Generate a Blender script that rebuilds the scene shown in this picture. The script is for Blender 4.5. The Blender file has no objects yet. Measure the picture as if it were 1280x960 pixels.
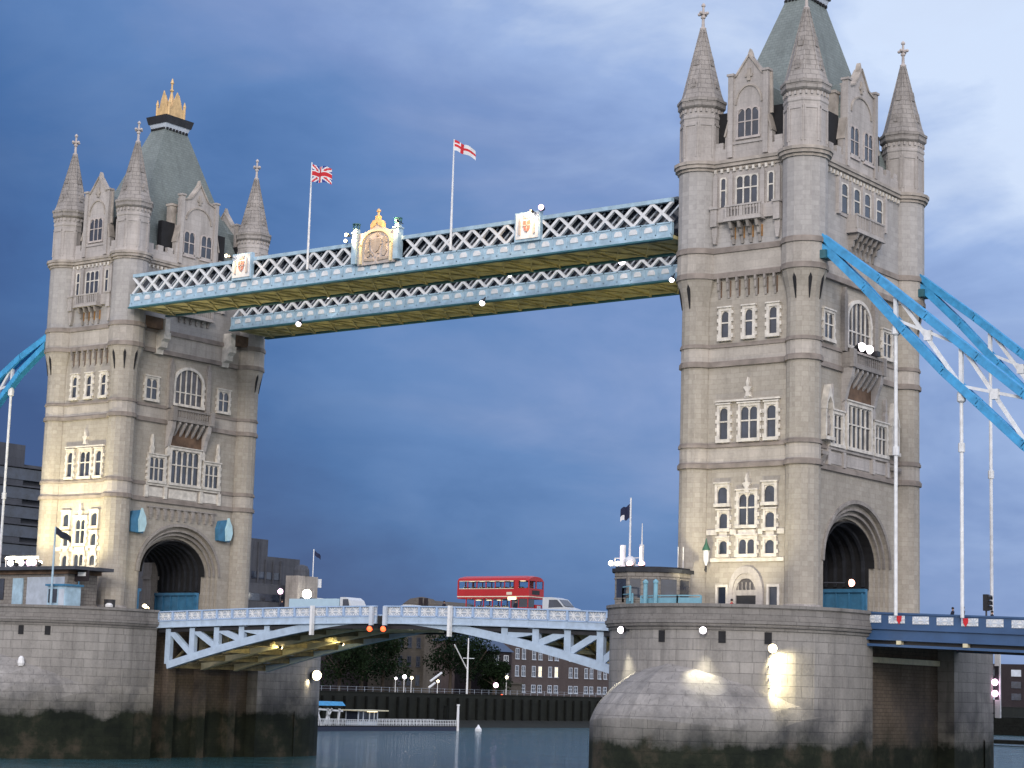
import bpy, bmesh, math, random
from mathutils import Vector, Matrix
R=math.radians; PI=math.pi
rnd=random.Random(7)
S=bpy.context.scene; COL=S.collection
# ---------------------------------------------------------------- camera
cam=bpy.data.cameras.new('camera'); co=bpy.data.objects.new('camera',cam); COL.objects.link(co)
YAW,PIT,ROL,F=R(36.94),R(8.608),R(1.705),2497.04
fw=Vector((-math.sin(YAW)*math.cos(PIT),math.cos(YAW)*math.cos(PIT),math.sin(PIT)))
rt=Vector((math.cos(YAW),math.sin(YAW),0)); up=rt.cross(fw)
rt2=rt*math.cos(ROL)+up*math.sin(ROL); up2=-rt*math.sin(ROL)+up*math.cos(ROL)
M=Matrix((rt2,up2,-fw)).transposed().to_4x4(); M.translation=Vector((124.997,-154.042,-1.499)); co.matrix_world=M
cam.sensor_width=36; cam.lens=F/1280*36; cam.clip_start=0.5; cam.clip_end=20000
S.camera=co
# ---------------------------------------------------------------- view
S.view_settings.view_transform='Standard'; S.view_settings.look='None'; S.view_settings.gamma=1; S.view_settings.exposure=0.0
S.render.engine='CYCLES'
# ---------------------------------------------------------------- world: dusk sky with a heavy cloud layer, brighter to the west
W=bpy.data.worlds.new('World'); S.world=W; W.use_nodes=True
nt=W.node_tree; nt.nodes.clear()
def nd(t,**k):
    n=nt.nodes.new(t)
    for a,b in k.items(): setattr(n,a,b)
    return n
def ln(a,b): nt.links.new(a,b)
def vdot(vec_out,v):
    n=nd('ShaderNodeVectorMath',operation='DOT_PRODUCT'); ln(vec_out,n.inputs[0]); n.inputs[1].default_value=v; return n.outputs['Value']
def mth(op,a,b=None,clamp=False):
    n=nd('ShaderNodeMath',operation=op); n.use_clamp=clamp
    for i,x in enumerate((a,b)):
        if x is None: continue
        if isinstance(x,(int,float)): n.inputs[i].default_value=x
        else: ln(x,n.inputs[i])
    return n.outputs[0]
def ramp(fac,stops,interp='LINEAR'):
    n=nd('ShaderNodeValToRGB'); n.color_ramp.interpolation=interp; e=n.color_ramp.elements
    while len(e)<len(stops): e.new(0.5)
    for i,(p,c) in enumerate(stops): e[i].position=p; e[i].color=(c[0],c[1],c[2],1)
    ln(fac,n.inputs[0]); return n.outputs[0]
def mix(f,a,b,bt='MIX'):
    n=nd('ShaderNodeMix',data_type='RGBA',blend_type=bt)
    if isinstance(f,(int,float)): n.inputs[0].default_value=f
    else: ln(f,n.inputs[0])
    for i,x in ((6,a),(7,b)):
        if isinstance(x,tuple): n.inputs[i].default_value=(*x,1)
        else: ln(x,n.inputs[i])
    return n.outputs[2]
SUN_EL,SUN_AZ=R(20),R(148)      # azimuth measured from +Y towards +X : low evening light from behind the camera's right
sky=nd('ShaderNodeTexSky',sky_type='NISHITA'); sky.sun_disc=False; sky.sun_elevation=SUN_EL; sky.sun_rotation=SUN_AZ
tc=nd('ShaderNodeTexCoord'); d=tc.outputs['Generated']
side=vdot(d,(math.cos(YAW),math.sin(YAW),0)); fwd=vdot(d,(-math.sin(YAW),math.cos(YAW),0)); el=vdot(d,(0,0,1))
mp=nd('ShaderNodeMapping'); mp.inputs['Scale'].default_value=(1.0,1.0,2.3); ln(d,mp.inputs[0])
n1=nd('ShaderNodeTexNoise'); n1.inputs['Scale'].default_value=3.2; n1.inputs['Detail'].default_value=5; n1.inputs['Roughness'].default_value=.5; n1.inputs['Distortion'].default_value=.35; ln(mp.outputs[0],n1.inputs[0])
n2=nd('ShaderNodeTexNoise'); n2.inputs['Scale'].default_value=8; n2.inputs['Distortion'].default_value=.5; n2.inputs['Detail'].default_value=6; n2.inputs['Roughness'].default_value=.55; ln(mp.outputs[0],n2.inputs[0])
cl=mth('ADD',mth('MULTIPLY',n1.outputs[0],.62),mth('MULTIPLY',n2.outputs[0],.30))      # ~0.5
n3=nd('ShaderNodeTexNoise'); n3.inputs['Scale'].default_value=26; n3.inputs['Detail'].default_value=5; n3.inputs['Roughness'].default_value=.6; ln(mp.outputs[0],n3.inputs[0])
cl=mth('ADD',cl,mth('MULTIPLY',n3.outputs[0],.08))
# brightness coordinate: across the view, more where it is high, broken by clouds
t=mth('ADD',mth('MULTIPLY',side,1.35),mth('ADD',mth('MULTIPLY',el,1.7),.185))
t=mth('ADD',t,mth('MULTIPLY',mth('SUBTRACT',cl,.54),mth('ADD',1.45,mth('MULTIPLY',side,2.0))))
t=mth('ADD',t,mth('MULTIPLY',mth('MULTIPLY',mth('MAXIMUM',mth('SUBTRACT',side,.12),0),mth('MAXIMUM',mth('SUBTRACT',el,.10),0)),9))
t=mth('MULTIPLY',t,1.0,True)
cc=ramp(t,[(0.0,(.028,.072,.23)),(.22,(.058,.150,.38)),(.42,(.115,.230,.50)),(.60,(.21,.315,.60)),(.78,(.33,.46,.77)),(1.0,(.68,.80,1.02))])
# purple-grey undersides of clouds
pg=mth('MULTIPLY',mth('SUBTRACT',n2.outputs[0],.48),4.0,True)
lum=ramp(t,[(0,(.05,.085,.20)),(.5,(.15,.22,.40)),(1,(.60,.68,.86))])
cc=mix(mth('MULTIPLY',pg,mth('ADD',.12,mth('MULTIPLY',el,.6))),cc,lum)
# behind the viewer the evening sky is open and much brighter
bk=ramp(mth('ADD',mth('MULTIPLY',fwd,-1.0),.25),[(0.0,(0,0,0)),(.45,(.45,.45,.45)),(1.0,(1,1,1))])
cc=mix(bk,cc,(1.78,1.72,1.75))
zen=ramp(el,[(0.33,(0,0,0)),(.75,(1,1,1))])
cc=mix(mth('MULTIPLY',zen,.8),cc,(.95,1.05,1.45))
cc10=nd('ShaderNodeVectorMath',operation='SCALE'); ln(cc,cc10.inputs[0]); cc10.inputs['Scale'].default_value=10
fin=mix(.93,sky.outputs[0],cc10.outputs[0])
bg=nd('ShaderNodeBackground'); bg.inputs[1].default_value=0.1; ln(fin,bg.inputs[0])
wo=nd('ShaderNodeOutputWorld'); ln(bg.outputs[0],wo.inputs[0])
# ---------------------------------------------------------------- soft low sun through cloud
sl=bpy.data.lights.new('sun','SUN'); sl.energy=1.4; sl.angle=R(14); sl.color=(1,.93,.86)
so=bpy.data.objects.new('sun',sl); COL.objects.link(so)
sd=Vector((math.sin(SUN_AZ)*math.cos(SUN_EL),math.cos(SUN_AZ)*math.cos(SUN_EL),math.sin(SUN_EL)))
so.rotation_euler=sd.to_track_quat('Z','Y').to_euler(); so.location=(200,-200,150)
# ---------------------------------------------------------------- materials
MATS={}
def newmat(name):
    global nt
    m=bpy.data.materials.new(name); m.use_nodes=True; nt=m.node_tree
    b=nt.nodes['Principled BSDF']; MATS[name]=m; return m,b
def wallvec():
    g=nd('ShaderNodeNewGeometry')
    cr=nd('ShaderNodeVectorMath',operation='CROSS_PRODUCT'); ln(g.outputs['True Normal'],cr.inputs[0]); cr.inputs[1].default_value=(0,0,1)
    nr=nd('ShaderNodeVectorMath',operation='NORMALIZE'); ln(cr.outputs[0],nr.inputs[0])
    dt=nd('ShaderNodeVectorMath',operation='DOT_PRODUCT'); ln(nr.outputs[0],dt.inputs[0]); ln(g.outputs['Position'],dt.inputs[1])
    sp=nd('ShaderNodeSeparateXYZ'); ln(g.outputs['Position'],sp.inputs[0])
    cb=nd('ShaderNodeCombineXYZ'); ln(dt.outputs['Value'],cb.inputs[0]); ln(sp.outputs[2],cb.inputs[1])
    return g,sp,cb.outputs[0]
def bump(b,h,st,dist=.03):
    n=nd('ShaderNodeBump'); n.inputs['Strength'].default_value=st; n.inputs['Distance'].default_value=dist; ln(h,n.inputs['Height']); ln(n.outputs[0],b.inputs['Normal'])
def noise(sc,vec=None,det=4,ro=.55):
    n=nd('ShaderNodeTexNoise'); n.inputs['Scale'].default_value=sc; n.inputs['Detail'].default_value=det; n.inputs['Roughness'].default_value=ro
    if vec is not None: ln(vec,n.inputs[0])
    return n.outputs[0]
def plain(name,c,rough=.6,metal=0,var=.12,sc=1.5,spec=None):
    m,b=newmat(name); g=nd('ShaderNodeNewGeometry')
    f=noise(sc,g.outputs['Position'],5)
    cr=ramp(f,[(.3,tuple(x*(1-var) for x in c)),(.7,tuple(min(1,x*(1+var)) for x in c))])
    ln(cr,b.inputs['Base Color']); b.inputs['Roughness'].default_value=rough; b.inputs['Metallic'].default_value=metal
    if spec is not None: b.inputs['Specular IOR Level'].default_value=spec
    return m
def masonry(name,c1,c2,mort,bw=.9,bh=.42,rough=.9,stain=.35,algae=False,bmp=.5):
    m,b=newmat(name); g,sp,v=wallvec()
    br=nd('ShaderNodeTexBrick'); ln(v,br.inputs[0]); br.inputs['Scale'].default_value=1
    br.inputs['Brick Width'].default_value=bw; br.inputs['Row Height'].default_value=bh; br.inputs['Mortar Size'].default_value=.022; br.inputs['Mortar Smooth'].default_value=.3
    br.inputs['Color1'].default_value=(*c1,1); br.inputs['Color2'].default_value=(*c2,1); br.inputs['Mortar'].default_value=(*mort,1); br.inputs['Bias'].default_value=0
    P=g.outputs['Position']
    mpn=nd('ShaderNodeMapping'); mpn.inputs['Scale'].default_value=(1,1,.35); ln(P,mpn.inputs[0])
    st=noise(.55,mpn.outputs[0],6,.6); fine=noise(5,P,4)
    mps=nd('ShaderNodeMapping'); mps.inputs['Scale'].default_value=(1.5,1.5,.13); ln(P,mps.inputs[0]); stk=noise(1.0,mps.outputs[0],4,.6); blot=noise(.17,P,4,.6)
    col=mix(ramp(st,[(.38,(0,0,0)),(.7,(stain,)*3)]),br.outputs[0],tuple(x*.45 for x in c1))
    col=mix(ramp(fine,[(.3,(0,0,0)),(.75,(.28,)*3)]),col,tuple(min(1,x*1.35) for x in c2))
    col=mix(ramp(stk,[(.50,(0,0,0)),(.74,(stain*.75,)*3)]),col,tuple(x*.40 for x in c1))
    col=mix(ramp(blot,[(.42,(.16,.16,.16)),(.62,(0,0,0))]),col,tuple(x*.62 for x in c1))
    if algae:
        z=mth('ADD',sp.outputs[2],mth('MULTIPLY',mth('SUBTRACT',noise(.28,P,6,.65),.5),3.4))
        a1=ramp(mth('MULTIPLY',mth('ADD',z,7.2),.22),[(0,(1,1,1)),(.34,(1,1,1)),(.46,(.55,.55,.55)),(.75,(.22,.22,.22)),(1,(0,0,0))])
        dk=mth('MULTIPLY',ramp(noise(.16,P,5,.6),[(.46,(0,0,0)),(.60,(1,1,1))]),ramp(mth('MULTIPLY',mth('ADD',z,8),.1),[(.35,(.75,.75,.75)),(.85,(0,0,0))]))
        col=mix(dk,col,(.035,.038,.05))
        big=noise(.3,P,6,.65)
        ac=ramp(big,[(.38,(.006,.009,.006)),(.52,(.014,.018,.011)),(.66,(.05,.042,.03))])
        col=mix(a1,col,ac)
    ln(col,b.inputs['Base Color']); b.inputs['Roughness'].default_value=rough; b.inputs['Specular IOR Level'].default_value=.25
    h=mth('ADD',mth('MULTIPLY',br.outputs['Fac'],-.7),mth('MULTIPLY',fine,.6)); bump(b,h,bmp,.05)
    return m
GR=masonry('granite',(.335,.303,.258),(.425,.388,.335),(.315,.284,.243),.85,.42,stain=.30,bmp=.22)
GU=masonry('granite_upper',(.345,.328,.315),(.43,.41,.393),(.335,.318,.305),.85,.42,stain=.24,bmp=.25)
PS=masonry('portland_stone',(.43,.395,.37),(.49,.455,.43),(.37,.34,.32),1.3,.6,stain=.6,bmp=.15)
PST=masonry('weathered_stone',(.31,.28,.26),(.37,.34,.31),(.26,.24,.22),.9,.5,stain=.75,bmp=.25)
PSL=plain('pinkish_pale_stone',(.46,.41,.385),.85,var=.2)
WT=plain('pale_stone_trim',(.62,.58,.52),.9,var=.24,sc=1.6)
BANDM=plain('string_course_stone',(.25,.215,.19),.9,var=.28,sc=.8)
CORN=plain('cornice_stone',(.36,.32,.28),.9,var=.35,sc=.9)
PIERM=masonry('pier_granite',(.26,.247,.232),(.33,.312,.292),(.15,.142,.135),1.9,.86,stain=.62,algae=True,bmp=.8)
COPM=masonry('pier_coping',(.20,.188,.177),(.255,.24,.226),(.12,.113,.106),1.7,.45,stain=.6,bmp=.7)
BROWNW=masonry('pier_masonry_painted_shade',(.15,.118,.092),(.19,.15,.12),(.065,.052,.042),.7,.3,stain=.6,algae=True,bmp=.6)  # brown stands for the shadow in the pier recess
SLATE=masonry('roof_slate',(.17,.195,.185),(.21,.24,.23),(.11,.14,.135),.5,.28,rough=.6,stain=.35,bmp=.3)
FRZ=masonry('pale_frieze_stone',(.40,.365,.325),(.50,.455,.405),(.38,.345,.31),1.2,.62,stain=.5,bmp=.15)
SPIRE=masonry('spire_stone',(.30,.275,.255),(.39,.36,.335),(.17,.155,.15),.9,.45,stain=.6,bmp=.8)
BLU=plain('light_blue_paint',(.34,.48,.58),.5,var=.2,sc=1.4)
BLUM=plain('mid_blue_paint',(.035,.085,.19),.45,var=.15,sc=.6)
CHB=plain('chain_blue_paint',(.045,.29,.56),.45,var=.22,sc=1.6)
TEAL=plain('dark_teal_paint',(.03,.12,.15),.5,var=.2)
WHT=plain('white_paint',(.68,.69,.70),.5,var=.16,sc=1.8)
WGB=plain('grey_white_paint',(.50,.55,.62),.5,var=.12,sc=.8)
CREAM=plain('cream_tone',(.62,.56,.38),.5,var=.15)
SOF=plain('soffit_yellow_lit_paint',(.46,.41,.22),.6,var=.4,sc=.8)  # yellow of the uplighters is put into the soffit colour
BROWN=plain('rusty_brown_and_shade',(.13,.08,.05),.8,var=.5,sc=1)  # steel brown, reused as painted shade by brackets and corbels
DARK=plain('dark_metal',(.02,.02,.024),.5,var=.3)
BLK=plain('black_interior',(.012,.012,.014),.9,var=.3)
GOLD=plain('gilding',(.62,.42,.20),.5,.1,var=.25,sc=2)
GLS=plain('window_glass',(.025,.032,.05),.12,var=.5,sc=.7,spec=.8)
GLL=plain('leaded_glass',(.06,.055,.06),.25,var=.6,sc=1.3,spec=.6)
ASPH=plain('asphalt',(.05,.05,.052),.9,var=.2)
RED=plain('bus_red_paint',(.42,.009,.013),.28,var=.08,sc=.8)
CREAML=plain('bus_cream_band',(.72,.66,.52),.4,var=.06)
VANW=plain('van_white_paint',(.56,.59,.62),.35,var=.05)
TRK=plain('truck_grey_blue',(.40,.55,.66),.5,var=.06)
RUB=plain('tyre_rubber',(.012,.012,.012),.9)
SKIN=plain('skin',(.45,.26,.18),.6); CLOD=plain('dark_clothes',(.012,.014,.03),.9); CLOR=plain('red_clothes',(.45,.02,.02),.9); HAIR=plain('dark_hair',(.015,.01,.008),.8)
GRND=plain('bank_ground',(.06,.06,.05),.95,var=.4,sc=.3)
QUAY=masonry('quay_stone',(.012,.014,.012),(.018,.02,.016),(.008,.009,.008),1.5,.7,stain=.5,algae=False)
BRK=masonry('warehouse_brick',(.085,.066,.064),(.11,.086,.08),(.06,.05,.05),.6,.22,stain=.4)
BRKD=masonry('dark_brick',(.030,.024,.028),(.040,.032,.036),(.022,.018,.02),.6,.22,stain=.4)
CONC=masonry('grey_concrete',(.065,.07,.085),(.08,.085,.10),(.05,.05,.06),3,1.6,stain=.5)
PALEB=masonry('pale_building_stone',(.085,.075,.062),(.11,.095,.08),(.06,.055,.045),1,.5,stain=.4)
BARK=plain('bark',(.05,.038,.028),.95); LEAF=plain('dark_leaves',(.008,.016,.008),.95,var=.7,sc=.25,spec=.05); LEAF2=plain('olive_leaves',(.011,.02,.009),.95,var=.6,sc=.25,spec=.05)
ROOFB=plain('blue_slate_roof',(.05,.08,.14),.7)
WOOD=plain('wet_timber',(.008,.009,.008),.9,var=.4,spec=.1)
CABM=masonry('cabin_stone',(.22,.20,.18),(.27,.25,.23),(.07,.06,.055),.7,.35,stain=.5)
FR=plain('flag_red',(.55,.02,.03),.8); FB=plain('flag_blue',(.02,.04,.24),.8); FWm=plain('flag_white',(.7,.7,.72),.8)
FNV=plain('flag_dark_navy',(.01,.015,.05),.9)
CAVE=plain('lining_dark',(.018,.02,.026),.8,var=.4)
TBL=plain('turquoise_paint',(.045,.17,.30),.5,var=.2)
PINKP=plain('red_heraldry',(.50,.20,.15),.6)
SIGNP=plain('signal_white',(.75,.75,.75),.5,var=.05)
def emis(name,c,s):
    m,b=newmat(name); b.inputs['Base Color'].default_value=(*c,1); b.inputs['Emission Color'].default_value=(*c,1); b.inputs['Emission Strength'].default_value=s; return m
LW=emis('lamp_white_glow',(1,.90,.96),6); LY=emis('lamp_warm_glow',(1,.82,.5),9); LR=emis('lamp_red_glow',(1,.10,.03),3.2); LP=emis('lamp_pink_glow',(1,.62,.85),5); LWS=emis('lit_window_glow',(1,.8,.45),1.2); LG=emis('lamp_green_glow',(.6,1,.8),3); LDIM=emis('soft_interior_light',(1,.8,.5),2.0)
# water
m,b=newmat('river_water'); WATER=m
g=nd('ShaderNodeNewGeometry'); mpn=nd('ShaderNodeMapping'); mpn.inputs['Scale'].default_value=(.45,.9,1); mpn.inputs['Rotation'].default_value=(0,0,-YAW); ln(g.outputs['Position'],mpn.inputs[0])
a=noise(.55,mpn.outputs[0],6,.65); a2=noise(.12,mpn.outputs[0],3)
b.inputs['Base Color'].default_value=(.025,.075,.09,1); b.inputs['Roughness'].default_value=.09; b.inputs['IOR'].default_value=1.33
bump(b,mth('ADD',a,mth('MULTIPLY',a2,2)),1.0,.7)
# ---------------------------------------------------------------- mesh helpers
def wloc(o):
    v=Vector((0,0,0))
    while o is not None: v+=o.location; o=o.parent
    return v
class MB:
    def __init__(s): s.v=[]; s.f=[]; s.mi=[]; s.cur=0; s.adds=[]
    def add(s,vs,fs):
        n=len(s.v); s.v+=[tuple(x) for x in vs]; s.adds.append((n,len(s.v),len(s.f),len(s.f)+len(fs)))
        for f in fs: s.f.append([i+n for i in f]); s.mi.append(s.cur)
    def box(s,x0,x1,y0,y1,z0,z1):
        s.add([(x0,y0,z0),(x1,y0,z0),(x1,y1,z0),(x0,y1,z0),(x0,y0,z1),(x1,y0,z1),(x1,y1,z1),(x0,y1,z1)],
              [(0,3,2,1),(4,5,6,7),(0,1,5,4),(1,2,6,5),(2,3,7,6),(3,0,4,7)]); return s
    def hexa(s,a,b): # two quads
        s.add(list(a)+list(b),[(3,2,1,0),(4,5,6,7),(0,1,5,4),(1,2,6,5),(2,3,7,6),(3,0,4,7)]); return s
    def fbox(s,m,u0,u1,d0,d1,z0,z1):
        s.hexa([m(u0,d0,z0),m(u1,d0,z0),m(u1,d1,z0),m(u0,d1,z0)],[m(u0,d0,z1),m(u1,d0,z1),m(u1,d1,z1),m(u0,d1,z1)]); return s
    def fprism(s,m,pts,d0,d1):
        n=len(pts); s.add([m(u,d0,z) for u,z in pts]+[m(u,d1,z) for u,z in pts],[list(range(n))[::-1],list(range(n,2*n))]+[[i,(i+1)%n,n+(i+1)%n,n+i] for i in range(n)]); return s
    def zprism(s,pts,z0,z1,pts2=None):
        n=len(pts); q=pts2 or pts
        s.add([(x,y,z0) for x,y in pts]+[(x,y,z1) for x,y in q],[list(range(n))[::-1],list(range(n,2*n))]+[[i,(i+1)%n,n+(i+1)%n,n+i] for i in range(n)]); return s
    def lathe(s,cx,cy,prof,n=8,rot=None):
        rot=PI/n if rot is None else rot
        vs=[];fs=[]
        for r,z in prof: vs+=[(cx+r*math.cos(rot+2*PI*k/n),cy+r*math.sin(rot+2*PI*k/n),z) for k in range(n)]
        for i in range(len(prof)-1):
            for k in range(n): fs.append((i*n+k,i*n+(k+1)%n,(i+1)*n+(k+1)%n,(i+1)*n+k))
        fs.append(tuple(range(n))[::-1]); fs.append(tuple((len(prof)-1)*n+k for k in range(n)))
        s.add(vs,fs); return s
    def bar(s,p,q,w,h=None,upv=(0,0,1)):
        h=w if h is None else h
        p,q=Vector(p),Vector(q); dd=(q-p).normalized(); U=Vector(upv)
        if abs(dd.dot(U))>.99: U=Vector((0,1,0))
        a=dd.cross(U).normalized()*w/2; c=a.cross(dd).normalized()*h/2
        s.hexa([p-a-c,p+a-c,p+a+c,p-a+c],[q-a-c,q+a-c,q+a+c,q-a+c]); return s
    def rod(s,p,q,r,n=8,r2=None):
        r2=r if r2 is None else r2
        p,q=Vector(p),Vector(q); dd=(q-p).normalized(); U=Vector((0,0,1)) if abs(dd.z)<.9 else Vector((1,0,0))
        a=dd.cross(U).normalized(); c=dd.cross(a)
        vs=[p+(a*math.cos(2*PI*k/n)+c*math.sin(2*PI*k/n))*r for k in range(n)]+[q+(a*math.cos(2*PI*k/n)+c*math.sin(2*PI*k/n))*r2 for k in range(n)]
        s.add(vs,[list(range(n))[::-1],list(range(n,2*n))]+[[k,(k+1)%n,n+(k+1)%n,n+k] for k in range(n)]); return s
    def ball(s,c,r,nu=12,nv=7,sz=1):
        prof=[(max(.001,r*math.sin(PI*i/nv)),c[2]-r*sz*math.cos(PI*i/nv)) for i in range(nv+1)]
        return s.lathe(c[0],c[1],prof,nu,0)
    def build(s,name,mat,parent=None,smooth=False,recalc=True):
        me=bpy.data.meshes.new(name); off=wloc(parent) if parent else Vector((0,0,0))
        me.from_pydata([tuple(Vector(v)-off) for v in s.v],[],s.f)
        for mm in (mat if isinstance(mat,(list,tuple)) else [mat]): me.materials.append(mm)
        if len(me.materials)>1: me.polygons.foreach_set('material_index',s.mi)
        if recalc:
            bm=bmesh.new(); bm.from_mesh(me); bmesh.ops.recalc_face_normals(bm,faces=bm.faces[:]); bm.to_mesh(me); bm.free()
        if smooth: me.polygons.foreach_set('use_smooth',[True]*len(me.polygons))
        me.update(); o=bpy.data.objects.new(name,me); COL.objects.link(o)
        if parent: o.parent=parent
        return o
    # end MB
def pieces(mb,name,mat,parent=None,smooth=False):
    n=len(mb.adds); bb=[]
    for (v0,v1,f0,f1) in mb.adds:
        P=mb.v[v0:v1]; bb.append([min(p[i] for p in P)-.012 for i in range(3)]+[max(p[i] for p in P)+.012 for i in range(3)])
    par=list(range(n))
    def find(i):
        while par[i]!=i: par[i]=par[par[i]]; i=par[i]
        return i
    for i in range(n):
        for j in range(i+1,n):
            a,b_=bb[i],bb[j]
            if all(a[k]<=b_[k+3] and b_[k]<=a[k+3] for k in range(3)): par[find(i)]=find(j)
    gr={}
    for i in range(n): gr.setdefault(find(i),[]).append(i)
    out=[]
    for g_ in gr.values():
        q=MB()
        for i in g_:
            v0,v1,f0,f1=mb.adds[i]; q.add(mb.v[v0:v1],[[k-v0 for k in f] for f in mb.f[f0:f1]])
        out.append(q.build(name,mat,parent,smooth))
    return out
def thing(name,label,cat,loc=(0,0,0),group=None,kind=None):
    o=bpy.data.objects.new(name,None); o.empty_display_size=.5; COL.objects.link(o); o.location=loc
    return tag(o,label,cat,group,kind)
def tag(o,label,cat,group=None,kind=None):
    if label: o['label']=label
    if cat: o['category']=cat
    if group: o['group']=group
    if kind: o['kind']=kind
    return o
def spot(parent,loc,target,e,size=60,color=(1,.9,.7),blend=.6,r=.3,name='lamp_light'):
    l=bpy.data.lights.new(name,'SPOT'); l.energy=e; l.spot_size=R(size); l.spot_blend=blend; l.color=color; l.shadow_soft_size=r
    o=bpy.data.objects.new(name,l); COL.objects.link(o)
    o.rotation_euler=(Vector(loc)-Vector(target)).to_track_quat('Z','Y').to_euler()
    o.location=Vector(loc)-(wloc(parent) if parent else Vector((0,0,0)))
    if parent: o.parent=parent
    return o
def arch_pts(hw,z0,zt,n=12,pw=1.0):      # left-spring to right-spring, arch curve (u,z)
    return [(-hw*math.cos(PI*k/n),z0+(zt-z0)*math.sin(PI*k/n)**pw) for k in range(n+1)]
def pointed(u0,u1,z0,zt,n=4):            # pointed (gothic) arch curve
    c=(u0+u1)/2; h=(u1-u0)/2; L=[]
    for k in range(n+1):
        a=k/n; L.append((u0+h*(1-math.cos(a*PI/2))*.9+ (h*.1 if k==n else 0),z0+(zt-z0)*math.sin(a*PI/2)))
    L[-1]=(c,zt)
    return L+[(2*c-u,z) for u,z in L[-2::-1]]
# ---------------------------------------------------------------- window builder
def window(root,m,u0,u1,z0,z1,lights=1,transom=True,trim=.22,arched=False,quoin=True,proud=.2,label=None,traceried=True):
    mb=MB(); t_=trim
    zs=z1-(u1-u0)*.38 if arched else z1
    # surround
    mb.fbox(m,u0-t_,u0,-.1,proud,z0-.12,zs); mb.fbox(m,u1,u1+t_,-.1,proud,z0-.12,zs)
    mb.fbox(m,u0-t_-.06,u1+t_+.06,-.1,proud+.1,z0-.3,z0-.02)
    if arched:
        c=(u0+u1)/2; hw=(u1-u0)/2
        a=[(c+x,z) for x,z in arch_pts(hw,zs,z1,12)]; o_=[(c+x,z) for x,z in arch_pts(hw+t_,zs,z1+t_,12)]
        for k in range(12): mb.fprism(m,[a[k],a[k+1],o_[k+1],o_[k]],-.1,proud+.003)
    else:
        mb.fbox(m,u0-t_,u1+t_,-.1,proud+.003,z1,z1+t_)
        if traceried: mb.fbox(m,u0-t_-.08,u1+t_+.08,-.1,proud+.12,z1+t_,z1+t_+.12)
    if quoin:
        z=z0; k=0
        while z<zs-.2:
            if k%2==0:
                mb.fbox(m,u0-t_-.16,u0-t_,-.1,proud-.03,z,min(z+.32,zs)); mb.fbox(m,u1+t_,u1+t_+.16,-.1,proud-.03,z,min(z+.32,zs))
            z+=.34; k+=1
    w=(u1-u0)/lights; mw=.12
    for k in range(1,lights): mb.fbox(m,u0+w*k-mw/2,u0+w*k+mw/2,-.08,proud*.6,z0,z1-.05 if not arched else zs+(z1-zs)*math.sin(math.acos(max(-1,min(1,(2*k/lights-1)))))-.02)
    if transom:
        zt=z0+(zs-z0)*.55; mb.fbox(m,u0,u1,-.08,proud*.57,zt-.06,zt+.06)
    if traceried and not arched:
        hh=min(w*.75,.5)
        for k in range(lights):
            a0,a1=u0+w*k+(.05 if k else 0),u0+w*(k+1)-(.05 if k<lights-1 else 0); P_=pointed(a0,a1,z1-hh,z1-.06)
            half=P_[:len(P_)//2+1]
            mb.fprism(m,half+[(a0,z1)]if False else [(a0,z1)]+half+[((a0+a1)/2,z1)],-.06,proud*.5)
            half2=P_[len(P_)//2:]
            mb.fprism(m,[((a0+a1)/2,z1)]+half2+[(a1,z1)],-.06,proud*.5)
    f=mb.build('window',WT,root)
    if label: f['label']=label
    pb=MB()
    if arched:
        c=(u0+u1)/2; pb.fprism(m,[(u0,z0)]+[(c+x,z) for x,z in arch_pts((u1-u0)/2,zs,z1,12)]+[(u1,z0)],-.05,.03)
        if transom: pass
    else: pb.fbox(m,u0,u1,-.05,.03,z0,z1)
    pb.build('pane',GLL if arched else GLS,f)
    return f
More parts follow.
